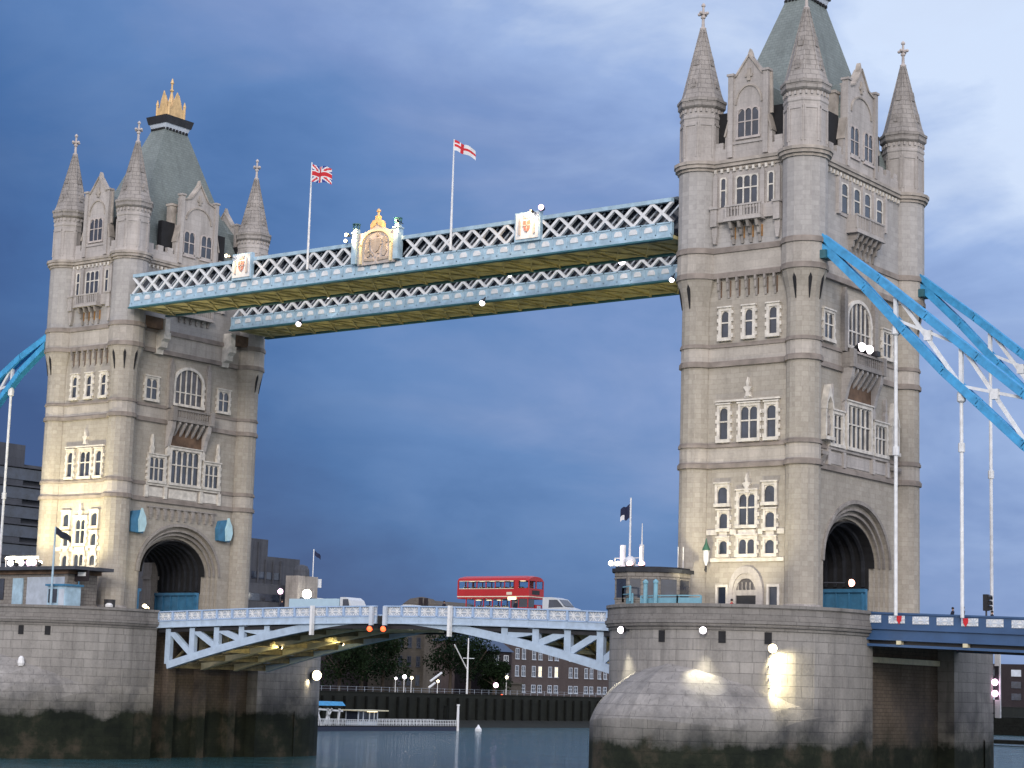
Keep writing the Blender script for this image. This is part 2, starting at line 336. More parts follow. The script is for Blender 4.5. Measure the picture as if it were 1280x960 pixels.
# ---------------------------------------------------------------- TOWER
A_,B_=5.12,9.28
def octa(cx,cy,r,rot=PI/8): return [(cx+r*math.cos(rot+PI/4*k),cy+r*math.sin(rot+PI/4*k)) for k in range(8)]
CORNERS=[(-1,-1),(1,-1),(1,1),(-1,1)]
def ring(mb,tx,wx,wy,r,z0,z1,p=0):      # a course wrapped round walls and turrets
    mb.box(tx-wx-p,tx+wx+p,-B_+.6,B_-.6,z0,z1); mb.box(tx-A_+.6,tx+A_-.6,-wy-p,wy+p,z0+.002,z1-.002)
    for sx,sy in CORNERS: mb.lathe(tx+sx*A_,sy*B_,[(r+p,z0+.004),(r+p,z1-.004)],16,0)
def tower(tx,kind,label):
    T=thing('bridge_tower',label,'tower',(tx,0,4.2),group='bridge towers on the river piers')
    mN=lambda u,d,z:(tx+u,-9.7-d,z); mX=lambda u,d,z:(tx+5.3+d,u,z); mS=lambda u,d,z:(tx-u,9.7+d,z); mWx=lambda u,d,z:(tx-5.3-d,-u,z)
    # body: two solid legs, vault, faces with stepped arch orders, block above
    mb=MB()
    mb.box(tx-4.1,tx+4.1,-9.7,-4.75,4.2,16.5); mb.box(tx-4.1,tx+4.1,4.75,9.7,4.2,16.5)
    sp=9.6
    mb.fprism(lambda u,d,z:(tx+d,u,z),[(-4.75,16.5)]+[(-4.75,sp)]+arch_pts(4.75,sp,13.3,20)[1:-1]+[(4.75,sp),(4.75,16.5)],-4.1,4.1)
    mb.box(tx-5.3,tx+5.3,-9.7,9.7,16.5,33.5)
    mb.build('body',GR,T)
    for m_ in (mX,mWx):
        a=MB()
        steps=[(4.95,13.5,-1.2,-.9),(5.3,13.9,-.9,-.6),(5.65,14.3,-.6,-.3),(6.05,14.75,-.3,0)]
        for hw,zt,d0,d1 in steps:
            a.fprism(m_,[(-9.3,4.2),(-9.3,16.5),(9.3,16.5),(9.3,4.2),(hw,4.2)]+[(hw,sp)]+[(x,z) for x,z in arch_pts(hw,sp,zt,22)[::-1][1:-1]]+[(-hw,sp),(-hw,4.2)],d0,d1)
        a.build('arch_front',GR,T)
        v=MB()
        o1=arch_pts(6.35,sp,15.1,22); o2=arch_pts(6.05,sp,14.78,22)
        for k in range(22): v.fprism(m_,[o2[k],o2[k+1],o1[k+1],o1[k]],-.05,.16)
        for hw,zt,dd in ((5.65,14.3,-.28),(5.3,13.9,-.58)):
            o1=arch_pts(hw+.12,sp,zt+.12,22); o2=arch_pts(hw-.08,sp,zt-.08,22)
            for k in range(22): v.fprism(m_,[o2[k],o2[k+1],o1[k+1],o1[k]],dd-.1,dd+.12)
        v.build('arch_moulding',PST,T)
    # dark vault ribs, shade put into their colour, and blue portal gates under the arch
    rb=MB()
    for k in range(9):
        x=tx-3.6+k*.9
        o1=arch_pts(4.76,sp,13.32,16); o2=arch_pts(4.45,sp,12.95,16)
        for j in range(16): rb.fprism(lambda u,d,z:(x+d,u,z),[o2[j],o2[j+1],o1[j+1],o1[j]],-.14,.14)
        rb.box(x-.14,x+.14,4.45,4.76,8.0,sp); rb.box(x-.14,x+.14,-4.76,-4.45,8.0,sp)
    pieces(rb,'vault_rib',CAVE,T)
    jm=MB()
    for sy in (-1,1): jm.box(tx-4.0,tx-2.6,min(sy*3.5,sy*4.6),max(sy*3.5,sy*4.6),4.2,11.2); jm.box(tx-4.0,tx-2.5,min(sy*3.3,sy*4.6),max(sy*3.3,sy*4.6),9.3,9.7)
    pieces(jm,'arch_jamb',PST,T)
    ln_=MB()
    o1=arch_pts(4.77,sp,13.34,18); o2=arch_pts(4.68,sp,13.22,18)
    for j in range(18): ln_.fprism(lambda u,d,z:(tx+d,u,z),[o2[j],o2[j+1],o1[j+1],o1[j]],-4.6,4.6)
    ln_.box(tx-4.05,tx+4.05,4.62,4.74,7.7,9.6); ln_.box(tx-4.05,tx+4.05,-4.74,-4.62,7.7,9.6); pieces(ln_,'vault_shade_sheet',BLK,T)  # black sheet added to put the vault in shade
    gt=MB()
    gt.box(tx-4.0,tx+4.0,4.3,4.6,4.2,7.5); gt.box(tx-4.0,tx+4.0,-4.6,-4.3,4.2,7.5)
    for k in range(7):
        x=tx-3.9+k*1.25; gt.box(x,x+.15,4.15,4.32,4.2,7.6); gt.box(x,x+.15,-4.32,-4.15,4.2,7.6)
    gt.box(tx-4.0,tx+4.0,4.05,4.62,7.5,7.8); gt.box(tx-4.0,tx+4.0,-4.62,-4.05,7.5,7.8)
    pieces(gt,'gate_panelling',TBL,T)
    # upper stage
    mb=MB(); mb.box(tx-5.55,tx+5.55,-9.95,9.95,33.5,43.7); mb.build('upper_stage',GU,T)
    mN2=lambda u,d,z:(tx+u,-9.95-d,z); mX2=lambda u,d,z:(tx+5.55+d,u,z); mS2=lambda u,d,z:(tx-u,9.95+d,z); mW2=lambda u,d,z:(tx-5.55-d,-u,z)
    # turrets
    for sx,sy in CORNERS:
        cx,cy=tx+sx*A_,sy*B_
        t=MB().lathe(cx,cy,[(1.62,4.2),(1.62,5.2),(1.46,5.6),(1.43,31.0),(1.55,31.9),(1.78,32.8),(1.92,33.5)],16,0).build('corner_turret',GR,T)
        u_=MB().lathe(cx,cy,[(1.9,33.5),(1.9,43.7)],16,0); u_.build('turret_upper_shaft',GU,t)
        u_=MB().lathe(cx,cy,[(1.86,43.6),(1.86,47.6),(1.93,47.7),(1.93,47.9),(1.86,48.0),(1.86,48.5)],8)
        for k in range(8):      # pointed blind panels low on the shaft
            a0=PI/4*k+ (0); 
            c_,s_=math.cos(a0),math.sin(a0); rr=1.88*math.cos(PI/8)
            m_=lambda u,d,z,c_=c_,s_=s_,rr=rr:(cx+c_*(rr+d)-s_*u,cy+s_*(rr+d)+c_*u,z)
            u_.fbox(m_,-.62,-.5,-.05,.05,44.2,47.3); u_.fbox(m_,.5,.62,-.05,.05,44.2,47.3); u_.fbox(m_,-.62,.62,-.05,.052,47.0,47.2)
            for q in (-.5,0,.5): u_.fbox(m_,q-.09,q+.09,-.02,.12,48.2,48.5)
        u_.build('turret_crown',PST if False else PS,t)
        s_=MB().lathe(cx,cy,[(2.02,49.38),(1.78,50.0),(1.48,51.0),(.22,56.1)],8)
        for k in range(8):      # ribs on the hips
            a0=PI/8+PI/4*k; s_.bar((cx+1.84*math.cos(a0),cy+1.84*math.sin(a0),49.4),(cx+.22*math.cos(a0),cy+.22*math.sin(a0),56.1),.13)
        for k in range(4):
            a0=PI/2*k; c_,q_=math.cos(a0),math.sin(a0)
            for zz,rr in ((50.9,1.37),(53.0,.85)):
                m_=lambda u,d,z,c_=c_,q_=q_,rr=rr:(cx+c_*(rr+d)-q_*u,cy+q_*(rr+d)+c_*u,z)
                s_.fprism(m_,[(-.22,zz-.35),(.22,zz-.35),(.22,zz+.1),(0,zz+.5),(-.22,zz+.1)],-.3,.2)
        s_.build('spire',SPIRE,t)
        MB().lathe(cx,cy,[(1.84,48.48),(2.12,48.75),(2.12,49.15),(2.2,49.2),(2.2,49.42),(1.9,49.45)],8).build('eaves_ring',SPIRE,t)
        f=MB().lathe(cx,cy,[(.26,56.05),(.3,56.25),(.15,56.4),(.12,57.1),(.22,57.2),(.22,57.35),(.12,57.5),(.1,58.2),(.2,58.3),(.17,58.45),(.03,58.6)],8)
        for dx,dy in ((1,0),(0,1)):
            f.box(cx-.42*dx-.1*dy,cx+.42*dx+.1*dy,cy-.42*dy-.1*dx,cy+.42*dy+.1*dx,57.5,57.7)
            for q in (-1,1): f.ball((cx+q*.42*dx,cy+q*.42*dy,57.6),.15,8,5)
        f.build('finial',PSL,t)
    # flat black darts painted for the shaded squinch notches under the upper stage
    dm=MB()
    for sx,sy in CORNERS:
        cx,cy=tx+sx*A_,sy*B_
        for k in range(16):
            a0=PI/8*k
            if k%2: continue
            c_,s_=math.cos(a0),math.sin(a0)
            if (c_*sx<-.2) or (s_*sy<-.2): continue
            m_=lambda u,d,z,c_=c_,s_=s_:(cx+c_*(1.43+d+max(0,(z-31.3))*.2)-s_*u,cy+s_*(1.43+d+max(0,(z-31.3))*.2)+c_*u,z)
            dm.fprism(m_,[(-.03,30.9),(.03,30.9),(.16,32.6),(0,33.0),(-.16,32.6)],-.05,.05)
    pieces(dm,'squinch_dart_shade',BLK,T)
    # string courses
    def course(z0,z1,p,mat,nm='string_course',up_=False):
        b_=MB(); ring(b_,tx,5.55 if up_ else 5.3,9.95 if up_ else 9.7,1.9 if up_ else 1.43,z0,z1,p)
        ring(b_,tx,5.55 if up_ else 5.3,9.95 if up_ else 9.7,1.9 if up_ else 1.43,z1-.02,z1+.14,p*.55)
        b_.build(nm,mat,T)
    pl=MB()
    for sy in (-1,1): pl.box(tx-5.1,tx+5.1,min(sy*9.6,sy*9.85),max(sy*9.6,sy*9.85),4.2,4.75)
    for sx,sy in CORNERS:
        pl.lathe(tx+sx*A_,sy*B_,[(1.95,4.2),(1.95,4.8),(1.75,5.2),(1.75,5.5),(1.5,5.75)],16,0)
    pl.build('plinth',PST,T)
    course(17.15,17.5,.22,BANDM); course(18.9,19.15,.16,BANDM); course(25.8,26.15,.2,BANDM); course(27.45,27.65,.14,BANDM)
    course(33.4,33.75,.12,BANDM,up_=True); course(35.6,35.95,.16,BANDM,up_=True)
    for z0,z1,up_ in ((17.64,18.9,False),(26.29,27.45,False),(33.89,35.6,True)):
        b_=MB(); ring(b_,tx,5.55 if up_ else 5.3,9.95 if up_ else 9.7,1.9 if up_ else 1.43,z0,z1,.03); b_.build('pale_frieze',FRZ,T)
    cb=MB(); ring(cb,tx,5.55,9.95,1.9,42.85,43.1,.14); ring(cb,tx,5.55,9.95,1.9,43.1,43.4,.34); ring(cb,tx,5.55,9.95,1.9,43.4,43.68,.46)
    cb.build('cornice',CORN,T)
    db=MB()
    for m_,h in ((mN2,3.1),(mX2,7.2),(mS2,3.1),(mW2,7.2)):
        u=-h
        while u<=h: db.fbox(m_,u-.11,u+.11,0,.26,42.62,42.95); u+=.62
    pieces(db,'cornice_dentil',WT,T)
    # parapet with battlements
    pb=MB()
    def para(m_,h,gap):
        for s0,s1 in ((-h,-gap),(gap,h)):
            pb.fbox(m_,s0,s1,-.45,-.02,43.65,44.75)
            L=s1-s0; n=max(1,int(L/1.1)); w=L/n
            for k in range(n): pb.fbox(m_,s0+w*k+w*.22,s0+w*k+w*.78,-.45,-.022,44.74,45.35)
    para(mN2,3.6,2.2); para(mS2,3.6,2.2); para(mX2,7.6,3.3); para(mW2,7.6,3.3)
    pieces(pb,'parapet',PS,T)
    # main roof
    rf=MB(); 
    def q(hx,hy): return [(tx-hx,-hy),(tx+hx,-hy),(tx+hx,hy),(tx-hx,hy)]
    rf.zprism(q(4.6,9.0),44.0,60.2,q(1.15,1.75)); roof=rf.build('roof',SLATE,T)
    gb=MB(); gb.box(tx-5.2,tx+5.2,-9.5,9.5,43.5,44.0); gb.build('roof_gutter',CAVE,T)
    cr=MB(); cr.zprism(q(1.1,1.65),60.1,60.9,q(1.35,1.9)); cr.build('roof_collar',WGB,roof)
    cr=MB()
    for i in range(7):
        for s_ in (-1,1):
            y=-1.5+i*.5; cr.box(min(tx+s_*1.15,tx+s_*1.32),max(tx+s_*1.15,tx+s_*1.32),y-.13,y+.13,60.15,60.4)
            x=tx-1.0+i*.33; cr.box(x-.1,x+.1,min(s_*1.7,s_*1.87),max(s_*1.7,s_*1.87),60.15,60.4)
    cr.build('roof_collar_opening',BLK,roof)
    rl=MB()
    rl.zprism(q(1.45,2.0),60.9,61.75,q(1.65,2.2)); rl.build('black_railing',DARK,roof)
    cw=MB()
    for sy in (-1,1):
        cw.fprism(lambda u,d,z:(tx+u,sy*(1.15+d),z),[(-1.0,61.7),(1.0,61.7),(1.0,62.9),(.6,63.0),(.42,63.8),(0,65.0),(-.42,63.8),(-.6,63.0),(-1.0,62.9)],-.08,.08)
    for sx in (-1,1):
        cw.fprism(lambda u,d,z:(tx+sx*(.95+d),u,z),[(-1.2,61.7),(1.2,61.7),(1.2,62.9),(.8,63.05),(.5,63.8),(0,64.9),(-.5,63.8),(-.8,63.05),(-1.2,62.9)],-.08,.08)
        for sy in (-1,1): cw.lathe(tx+sx*.98,sy*1.18,[(.16,61.7),(.16,63.3),(.2,63.4),(.03,64.0)],6)
    cw.lathe(tx,0,[(1.0,61.7),(.75,62.8),(.35,63.8),(.16,64.9)],8)
    cw.build('gilded_cresting',GOLD,roof)
    MB().lathe(tx,0,[(.15,64.6),(.13,65.1),(.26,65.25),(.12,65.45),(.11,66.0),(.22,66.15),(.05,66.7)],8).build('roof_finial',PINKP if False else GOLD,roof)
    # dormers
    def dormer(m_,pts,half,apex,wins,depth,label=None):
        b_=MB(); b_.fprism(m_,pts,-.55,.02)
        D=b_.build('dormer',PS,T)
        bk_=MB(); wz=apex-1.3-half*.75
        bk_.fprism(m_,[(-half*.82,43.7),(half*.82,43.7),(half*.82,wz),(0,apex-1.0),(-half*.82,wz)],-depth,-.5); bk_.build('dormer_roof',SLATE,D)
        c_=MB()
        # copings on gable slopes, pilaster caps, apex finial
        n=len(pts)
        for i in range(n):
            (u0,z0),(u1,z1)=pts[i],pts[(i+1)%n]
            if z0>45 and z1>45 and abs(u1-u0)>.1:
                c_.bar(m_(u0,-.25,z0),m_(u1,-.25,z1),.8,.16)
        c_.fprism(m_,[(-.28,apex-.2),(.28,apex-.2),(.16,apex+.25),(0,apex+.6),(-.16,apex+.25)],-.45,-.05)
        pieces(c_,'gable_coping',CORN,D)
        k_=MB()
        for s_ in (-1,1):
            w_=half*.80
            k_.fbox(m_,s_*w_-.24,s_*w_+.24,-.35,.22,43.9,apex-1.7); k_.fbox(m_,s_*w_-.34,s_*w_+.34,-.45,.32,apex-1.7,apex-1.5)
        k_.fbox(m_,-half*.7,half*.7,0,.12,45.0,45.2)
        k_.build('gable_pilaster',PS,D)
        # blind arch over the windows
        ar=MB(); o1=arch_pts(half*.62,apex-4.3,apex-2.6,10); o2=arch_pts(half*.55,apex-4.3,apex-2.75,10)
        for k in range(10): ar.fprism(m_,[o2[k],o2[k+1],o1[k+1],o1[k]],0,.12)
        ar.fbox(m_,-.16,.16,0,.14,apex-2.3,apex-1.2); ar.fbox(m_,-.38,.38,0,.13,apex-1.95,apex-1.7)
        ar.build('gable_ornament',CORN,D)
        for (u0,u1,z0,z1,nl) in wins:
            w_=(u1-u0)/nl
            f=MB()
            f.fbox(m_,u0-.12,u0,0,.12,z0-.1,z1); f.fbox(m_,u1,u1+.12,0,.12,z0-.1,z1); f.fbox(m_,u0-.2,u1+.2,0,.18,z0-.22,z0-.02)
            for k in range(1,nl): f.fbox(m_,u0+w_*k-.05,u0+w_*k+.05,0,.1,z0,z1)
            f.fbox(m_,u0,u1,0,.095,(z0*.45+z1*.55)-.05,(z0*.45+z1*.55)+.05)
            for k in range(nl):
                P_=pointed(u0+w_*k,u0+w_*(k+1),z1-.45,z1+.05); P2=[(u,z+.14) for u,z in P_]
                for j in range(len(P_)-1): f.fprism(m_,[P_[j],P_[j+1],P2[j+1],P2[j]],0,.11)
            fo=f.build('dormer_window',PSL,D)
    river=[(-2.3,43.7),(2.3,43.7),(2.3,45.8),(1.85,47.4),(1.75,51.0),(1.3,51.05),(0,52.8),(-1.3,51.05),(-1.75,51.0),(-1.85,47.4),(-2.3,45.8)]
    arch_=[(-3.3,43.7),(3.3,43.7),(3.3,46.2),(2.8,48.2),(2.75,51.3),(2.1,51.3),(1.3,51.6),(0,53.3),(-1.3,51.6),(-2.1,51.3),(-2.75,51.3),(-2.8,48.2),(-3.3,46.2)]
    for m_ in (mN2,mS2): dormer(m_,river,2.15,52.8,[(-1.0,1.0,45.6,48.0,3)],6)
    for m_ in (mX2,mW2): dormer(m_,arch_,3.3,53.3,[(-2.1,-.55,45.0,47.6,2),(.55,2.1,45.0,47.6,2)],3.6)
    # dormer window panes (dark): thin boxes behind frames
    for m_,ws in ((mN2,[(-1,1,45.6,48.0)]),(mX2,[(-2.1,-.55,45,47.6),(.55,2.1,45,47.6)])):
        for (u0,u1,z0,z1) in ws:
            MB().fprism(m_,[(u0,z0),(u1,z0),(u1,z1-.4)]+([(u1-(u1-u0)/3*.5,z1),(u0+(u1-u0)/3*.5,z1)])+[(u0,z1-.4)],.0,.04).build('dormer_pane',GLS,T)
    lv=MB()
    for sy in (-1,1):
        
        for sx in (-1,1): lv.box(min(tx+sx*2.0,tx+sx*3.5),max(tx+sx*2.0,tx+sx*3.5),sy*8.9-.3,sy*8.9+.3,45.2,48.2)
    for sx in (-1,1):
        for sy in (-1,1): lv.box(tx+sx*4.6-.3,tx+sx*4.6+.3,min(sy*3,sy*4.9),max(sy*3,sy*4.9),45.2,48.4)
    pieces(lv,'dormer_gap_shade',BLK,T)  # black blocks painted as the shade in gaps beside the dormers
    # chimneys beside the arch dormers
    ch=MB()
    for sx in (-1,1):
        for sy in (-1,1):
            x=tx+sx*4.35; ch.box(x-.4,x+.4,sy*3.0-.4,sy*3.0+.4,44,50.4); ch.box(x-.5,x+.5,sy*3.0-.5,sy*3.0+.5,50.4,50.65)
    pieces(ch,'chimney',CORN,T)
    # small spirelet
    # --- river face windows
    for (u0,u1,z0,z1) in ((-2.65,-1.7,14.2,15.6),(1.85,2.8,14.2,15.6)): window(T,mN,u0,u1,z0,z1,1,False,.24,quoin=False)
    window(T,mN,-.55,.95,12.35,14.95,2,True,.26)
    for (u0,u1) in ((-2.45,-1.65),(1.95,2.8)):
        window(T,mN,u0,u1,12.1,13.4,1,False,.2); window(T,mN,u0,u1,9.95,11.1,1,False,.2)
    window(T,mN,-.55,.95,9.95,11.2,2,False,.26)
    bd=MB()
    for (u0,u1) in ((-3.7,-2.7),(-1.4,-.85),(1.25,1.7),(3.05,3.7)): bd.fbox(mN,u0,u1,-.1,.13,11.55,11.98)
    bd.fbox(mN,-3.3,3.7,-.1,.16,9.3,9.62)
    bd.fbox(mN,-.6,1.0,0,.15,11.3,11.95); bd.fbox(mN,-2.45,-1.7,0,.12,11.25,11.95); bd.fbox(mN,2.0,2.75,0,.12,11.25,11.95)
    pieces(bd,'white_stone_band',WT,T)
    orn=MB()
    for zc in (15.9,24.0): # carved figure over the centre window
        orn.fprism(mN,[(0,zc-.9),(.5,zc-.9),(.35,zc-.5),(.6,zc-.1),(.3,zc),(.32,zc+.3),(.2,zc+.75),(.05,zc+.3),(.1,zc),(-.2,zc-.1),(.05,zc-.5)],0,.3)
        orn.fbox(mN,-.15,.55,0,.2,zc-1.0,zc-.85)
    pieces(orn,'carved_figure',WT,T)
    # entrance
    e=MB()
    o1=pointed(-1.45,1.85,6.6,8.9,8); o2=pointed(-1.05,1.45,6.6,8.3,8); o3=pointed(-.75,1.15,6.6,7.9,8)
    for P1,P2,dd in ((o1,o2,.28),(o2,o3,.18)):
        for k in range(len(P1)-1): e.fprism(mN,[P2[k],P2[k+1],P1[k+1],P1[k]],-.05,dd)
    for a_,b__,dd in ((-1.45,-1.05,.28),(-1.05,-.75,.18),(1.45,1.85,.28),(1.15,1.45,.18)): e.fbox(mN,a_,b__,-.05,dd,4.2,6.6)
    e.fbox(mN,-.75,1.15,-.05,.12,6.5,6.95)
    for k in range(5): e.fbox(mN,-.6+k*.38,-.54+k*.38,0,.1,6.95,7.6)
    en=e.build('entrance_surround',PS,T); MB().fbox(mN,-.75,1.15,-.05,.04,4.2,6.5).build('door',DARK,en); MB().fprism(mN,[(-.75,6.95)]+[p for p in o3 if p[1]>6.95]+[(1.15,6.95)],-.05,.04).build('fanlight',GLL,en)
    for (u0,u1) in ((-2.5,-1.7),(2.35,3.15)): window(T,mN,u0,u1,5.3,7.2,1,False,.2,quoin=False,traceried=False)
    # two upper river rows
    for (u0,u1,nl) in ((-2.55,-1.75,1),(-.5,1.1,2),(2.0,2.85,1)): window(T,mN,u0,u1,19.6,22.3,nl,True,.24)
    wj=MB(); wj.fbox(mN,-2.95,3.3,0,.3,22.75,22.9); wj.build('hood_mould',WT,T)
    for u in (-2.15,.17,2.5): window(T,mN,u-.36,u+.36,28.3,30.6,1,True,.26)
    for sx in (-1,):
        c_=MB()
        for k in range(7):
            u=-2.75+k*.9
            c_.fprism(lambda uu,d,z:mN(u+d,uu,z),[(0,31.7),(.1,31.7),(.18,32.3),(.32,32.4),(.34,33.0),(.42,33.05),(.42,33.4),(0,33.4)],-.09,.09)
        pieces(c_,'corbel',PST,T)
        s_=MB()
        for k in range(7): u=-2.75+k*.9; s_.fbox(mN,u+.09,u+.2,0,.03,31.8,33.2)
        pieces(s_,'corbel_shade_strip',BROWN,T)  # brown strips painted as the shade beside each corbel
    # upper stage river window group + balcony
    def uppergroup(m_,cu,half,wins,balc,posts,deep=.9,brl=2.1):
        b_=MB(); b_.fbox(m_,cu-half,cu+half,-.05,.1,39.3,42.6)
        for u in posts: b_.fbox(m_,u-.2,u+.2,.1,.32,39.3,42.3); b_.fprism(m_,[(u-.2,42.3),(u+.2,42.3),(u,42.75)],.1,.3)
        b_.build('window_surround',PS,T)
        for (u0,u1,nl) in wins:
            f=MB(); w_=(u1-u0)/nl
            for k in range(nl+1): f.fbox(m_,u0+w_*k-.06,u0+w_*k+.06,.1,.2,39.6,42.1)
            f.fbox(m_,u0,u1,.1,.19,41.0,41.12)
            for k in range(nl):
                P_=pointed(u0+w_*k,u0+w_*(k+1),41.65,42.1); 
                f.fprism(m_,[(u0+w_*k,42.2)]+P_[:len(P_)//2+1]+[(u0+w_*(k+.5),42.2)],.1,.185); f.fprism(m_,[(u0+w_*(k+.5),42.2)]+P_[len(P_)//2:]+[(u0+w_*(k+1),42.2)],.1,.185)
            fo=f.build('window',WT,T); MB().fbox(m_,u0,u1,.05,.13,39.6,42.15).build('pane',GLS,fo)
        b0,b1,z0,z1=balc
        b_=MB(); b_.fbox(m_,b0-.1,b1+.1,0,deep+.1,z0-.25,z0); b_.fbox(m_,b0,b1,deep-.15,deep,z0,z0+.15); b_.fbox(m_,b0-.05,b1+.05,deep-.2,deep+.05,z1-.15,z1)
        for u in (b0,b1): b_.fbox(m_,u-.02,u+.18 if u==b0 else u+.02,0,deep-.15,z0,z1-.15)
        n=max(3,int((b1-b0)/.3))
        for k in range(n+1):
            u=b0+(b1-b0)*k/n; w_=.16 if k in(0,n,n//2) else .05
            b_.fbox(m_,max(b0,u-w_),min(b1,u+w_),deep-.13,deep+.01,z0+.1,z1-.1)
        bo=b_.build('balcony',PS,T)
        c_=MB(); n=max(3,int((b1-b0)/.75))
        for k in range(n):
            u=b0+(b1-b0)*(k+.5)/n
            c_.fprism(lambda uu,d,z:m_(u+d,uu,z),[(0,z0-brl),(.15,z0-brl),(.25*deep,z0-.71*brl),(.45*deep,z0-.66*brl),(.5*deep,z0-.43*brl),(.75*deep,z0-.38*brl),(deep,z0-.25),(0,z0-.25)],-.13,.13)
        pieces(c_,'balcony_bracket',PST,bo)
        return bo
    uppergroup(mN2,0,3.15,[(-2.6,-2.05,1),(-1.05,1.05,3),(2.05,2.6,1)],(-1.7,1.7,38.35,39.5),[-3.05,-1.55,1.55,3.05])
    st=MB()
    for u in (-3.05,3.05):
        st.fbox(mN2,u-.3,u+.3,0,.55,37.9,39.4); st.fbox(mN2,u-.4,u+.4,0,.65,39.4,39.6); st.fprism(mN2,[(u-.25,37.9),(u-.25,37.2),(u-.12,36.4),(u+.12,36.4),(u+.25,37.2),(u+.25,37.9)],0,.35)
    st.fbox(mN2,-3.05,-1.7,0,.35,38.25,39.4); st.fbox(mN2,1.7,3.05,0,.35,38.25,39.4)
    pieces(st,'side_buttress',PS,T)
    og=MB()
    for k in range(4): u=-1.3+k*.87; og.fbox(mN2,u-.2,u+.2,0,.12,36.7,37.7)
    pieces(og,'bracket_recess',plain('ochre_tone',(.35,.18,.06),.9,var=.4) if 'ochre_tone' not in MATS else MATS['ochre_tone'],T)  # ochre patches between the balcony brackets
    # --- arch face (+x)
    wn=[(-3.9,-2.7,1),(-1.6,-.4,1),(.4,1.6,1),(2.7,3.9,1)] if kind=='right' else [(-3.9,-2.7,1),(-1.6,1.6,4),(2.7,3.9,1)]
    uppergroup(mX2,0,4.6,wn,(-2.6,2.6,38.2,39.6),[-4.4,-2.15,0,2.15,4.4] if kind=='right' else [-4.4,-2.15,2.15,4.4],1.0 if kind=='right' else .5,2.1 if kind=='right' else .9)
    # middle level windows
    window(T,mX,-2.05,2.05,28.3,32.2,5,True,.3,arched=True,proud=.25)
    window(T,mX,-6.3,-4.7,28.3,30.5,2,True,.22); window(T,mX,4.7,6.3,28.3,30.5,2,True,.22)
    pp=MB()
    for u in (-2.85,2.85): pp.fbox(mX,u-.3,u+.3,0,.4,27.6,32.4); pp.fprism(mX,[(u-.3,32.4),(u+.3,32.4),(u,33.2)],0,.4)
    pieces(pp,'window_pilaster',PST,T)
    bo=MB(); bo.fbox(mX,-3.0,3.0,0,1.1,26.2,26.45); bo.fbox(mX,-3.0,3.0,.95,1.1,26.45,26.6); bo.fbox(mX,-3.05,3.05,.9,1.18,27.4,27.6)
    for u in (-3.0,3.0): bo.fbox(mX,min(u,u*.95),max(u,u*.95),0,.95,26.45,27.5)
    for k in range(17): u=-2.9+k*5.8/16; bo.fbox(mX,u-.07,u+.07,.97,1.08,26.6,27.4)
    for u in (-2.85,2.85): bo.fbox(mX,u-.3,u+.3,.85,1.25,26.2,27.75)
    ba=bo.build('balcony',PST,T)
    br_=MB()
    br_.fprism(lambda uu,d,z:mX(d,uu,z),[(0,23.2),(.3,23.4),(.55,24.4),(.95,25.4),(1.05,26.2),(0,26.2)],-2.95,-2.45)
    br_.fprism(lambda uu,d,z:mX(d,uu,z),[(0,23.2),(.3,23.4),(.55,24.4),(.95,25.4),(1.05,26.2),(0,26.2)],2.45,2.95)
    for k in range(5):
        u=-1.8+k*.9; br_.fprism(lambda uu,d,z:mX(u+d,uu,z),[(0,24.6),(.3,24.9),(.7,25.5),(1.0,25.9),(1.0,26.2),(0,26.2)],-.12,.12)
    pieces(br_,'balcony_bracket',PS,ba)
    MB().fbox(mX,-2.45,2.45,0,.06,23.5,26.2).build('bracket_shadow_panel',BROWN,ba)  # flat brown panel painted as the shade between the brackets
    # main window group
    window(T,mX,-2.1,2.1,19.5,23.1,5,True,.3,proud=.3,quoin=False); 
    window(T,mX,-5.2,-3.1,19.5,22.0,3,True,.28,proud=.25); window(T,mX,3.1,5.2,19.5,22.0,3,True,.28,proud=.25)
    fz=MB(); fz.fbox(mX,-5.6,5.6,0,.2,18.95,19.2)
    for (u0,u1) in ((-5.4,-3.0),(-2.1,2.1),(3.0,5.4)): fz.fbox(mX,u0,u1,0,.1,17.75,18.75)
    for u in (-5.5,-2.7,2.7,5.5): fz.fbox(mX,u-.22,u+.22,0,.26,17.6,18.9)
    for u in (-5.0,-2.65,2.65,5.0):
        fz.fprism(mX,[(u-.18,22.4),(u+.18,22.4),(u+.28,23.0),(u+.1,23.3),(u+.16,23.9),(u,24.5),(u-.16,23.9),(u-.1,23.3),(u-.28,23.0)],0,.3)
    fz.build('carved_frieze',WT if kind=='left' else PS,T)
    if kind=='left':
        c_=MB()
        for k in range(10):
            u=-4.7+k*1.04; c_.fbox(mX,u-.18,u+.18,0,.3,15.75,16.3); c_.fbox(mX,u-.28,u+.28,0,.2,16.3,16.55); c_.fbox(mX,u-.12,u+.12,0,.22,15.35,15.75)
        c_.fbox(mX,-5.2,5.2,0,.25,16.55,16.7); c_.build('corbel_row',PST,T)
        for u in (-6.6,6.5):
            s_=MB().fprism(mX,[(u-1.1,13.7),(u+.7,13.6),(u+.9,15.3),(u+.3,16.1),(u-.9,15.9),(u-1.2,15.0)],0,.5).build('blue_shield',TBL,T)
            MB().fprism(mX,[(u+.0,13.7),(u+.6,13.8),(u+.85,14.6),(u+.7,15.4),(u+.4,15.9),(u+.2,16.3),(u+.05,15.6),(u-.15,15.0)],.5,.8).build('shield_supporter',plain('shield_white',(.45,.66,.72),.6) if 'shield_white' not in MATS else MATS['shield_white'],s_)
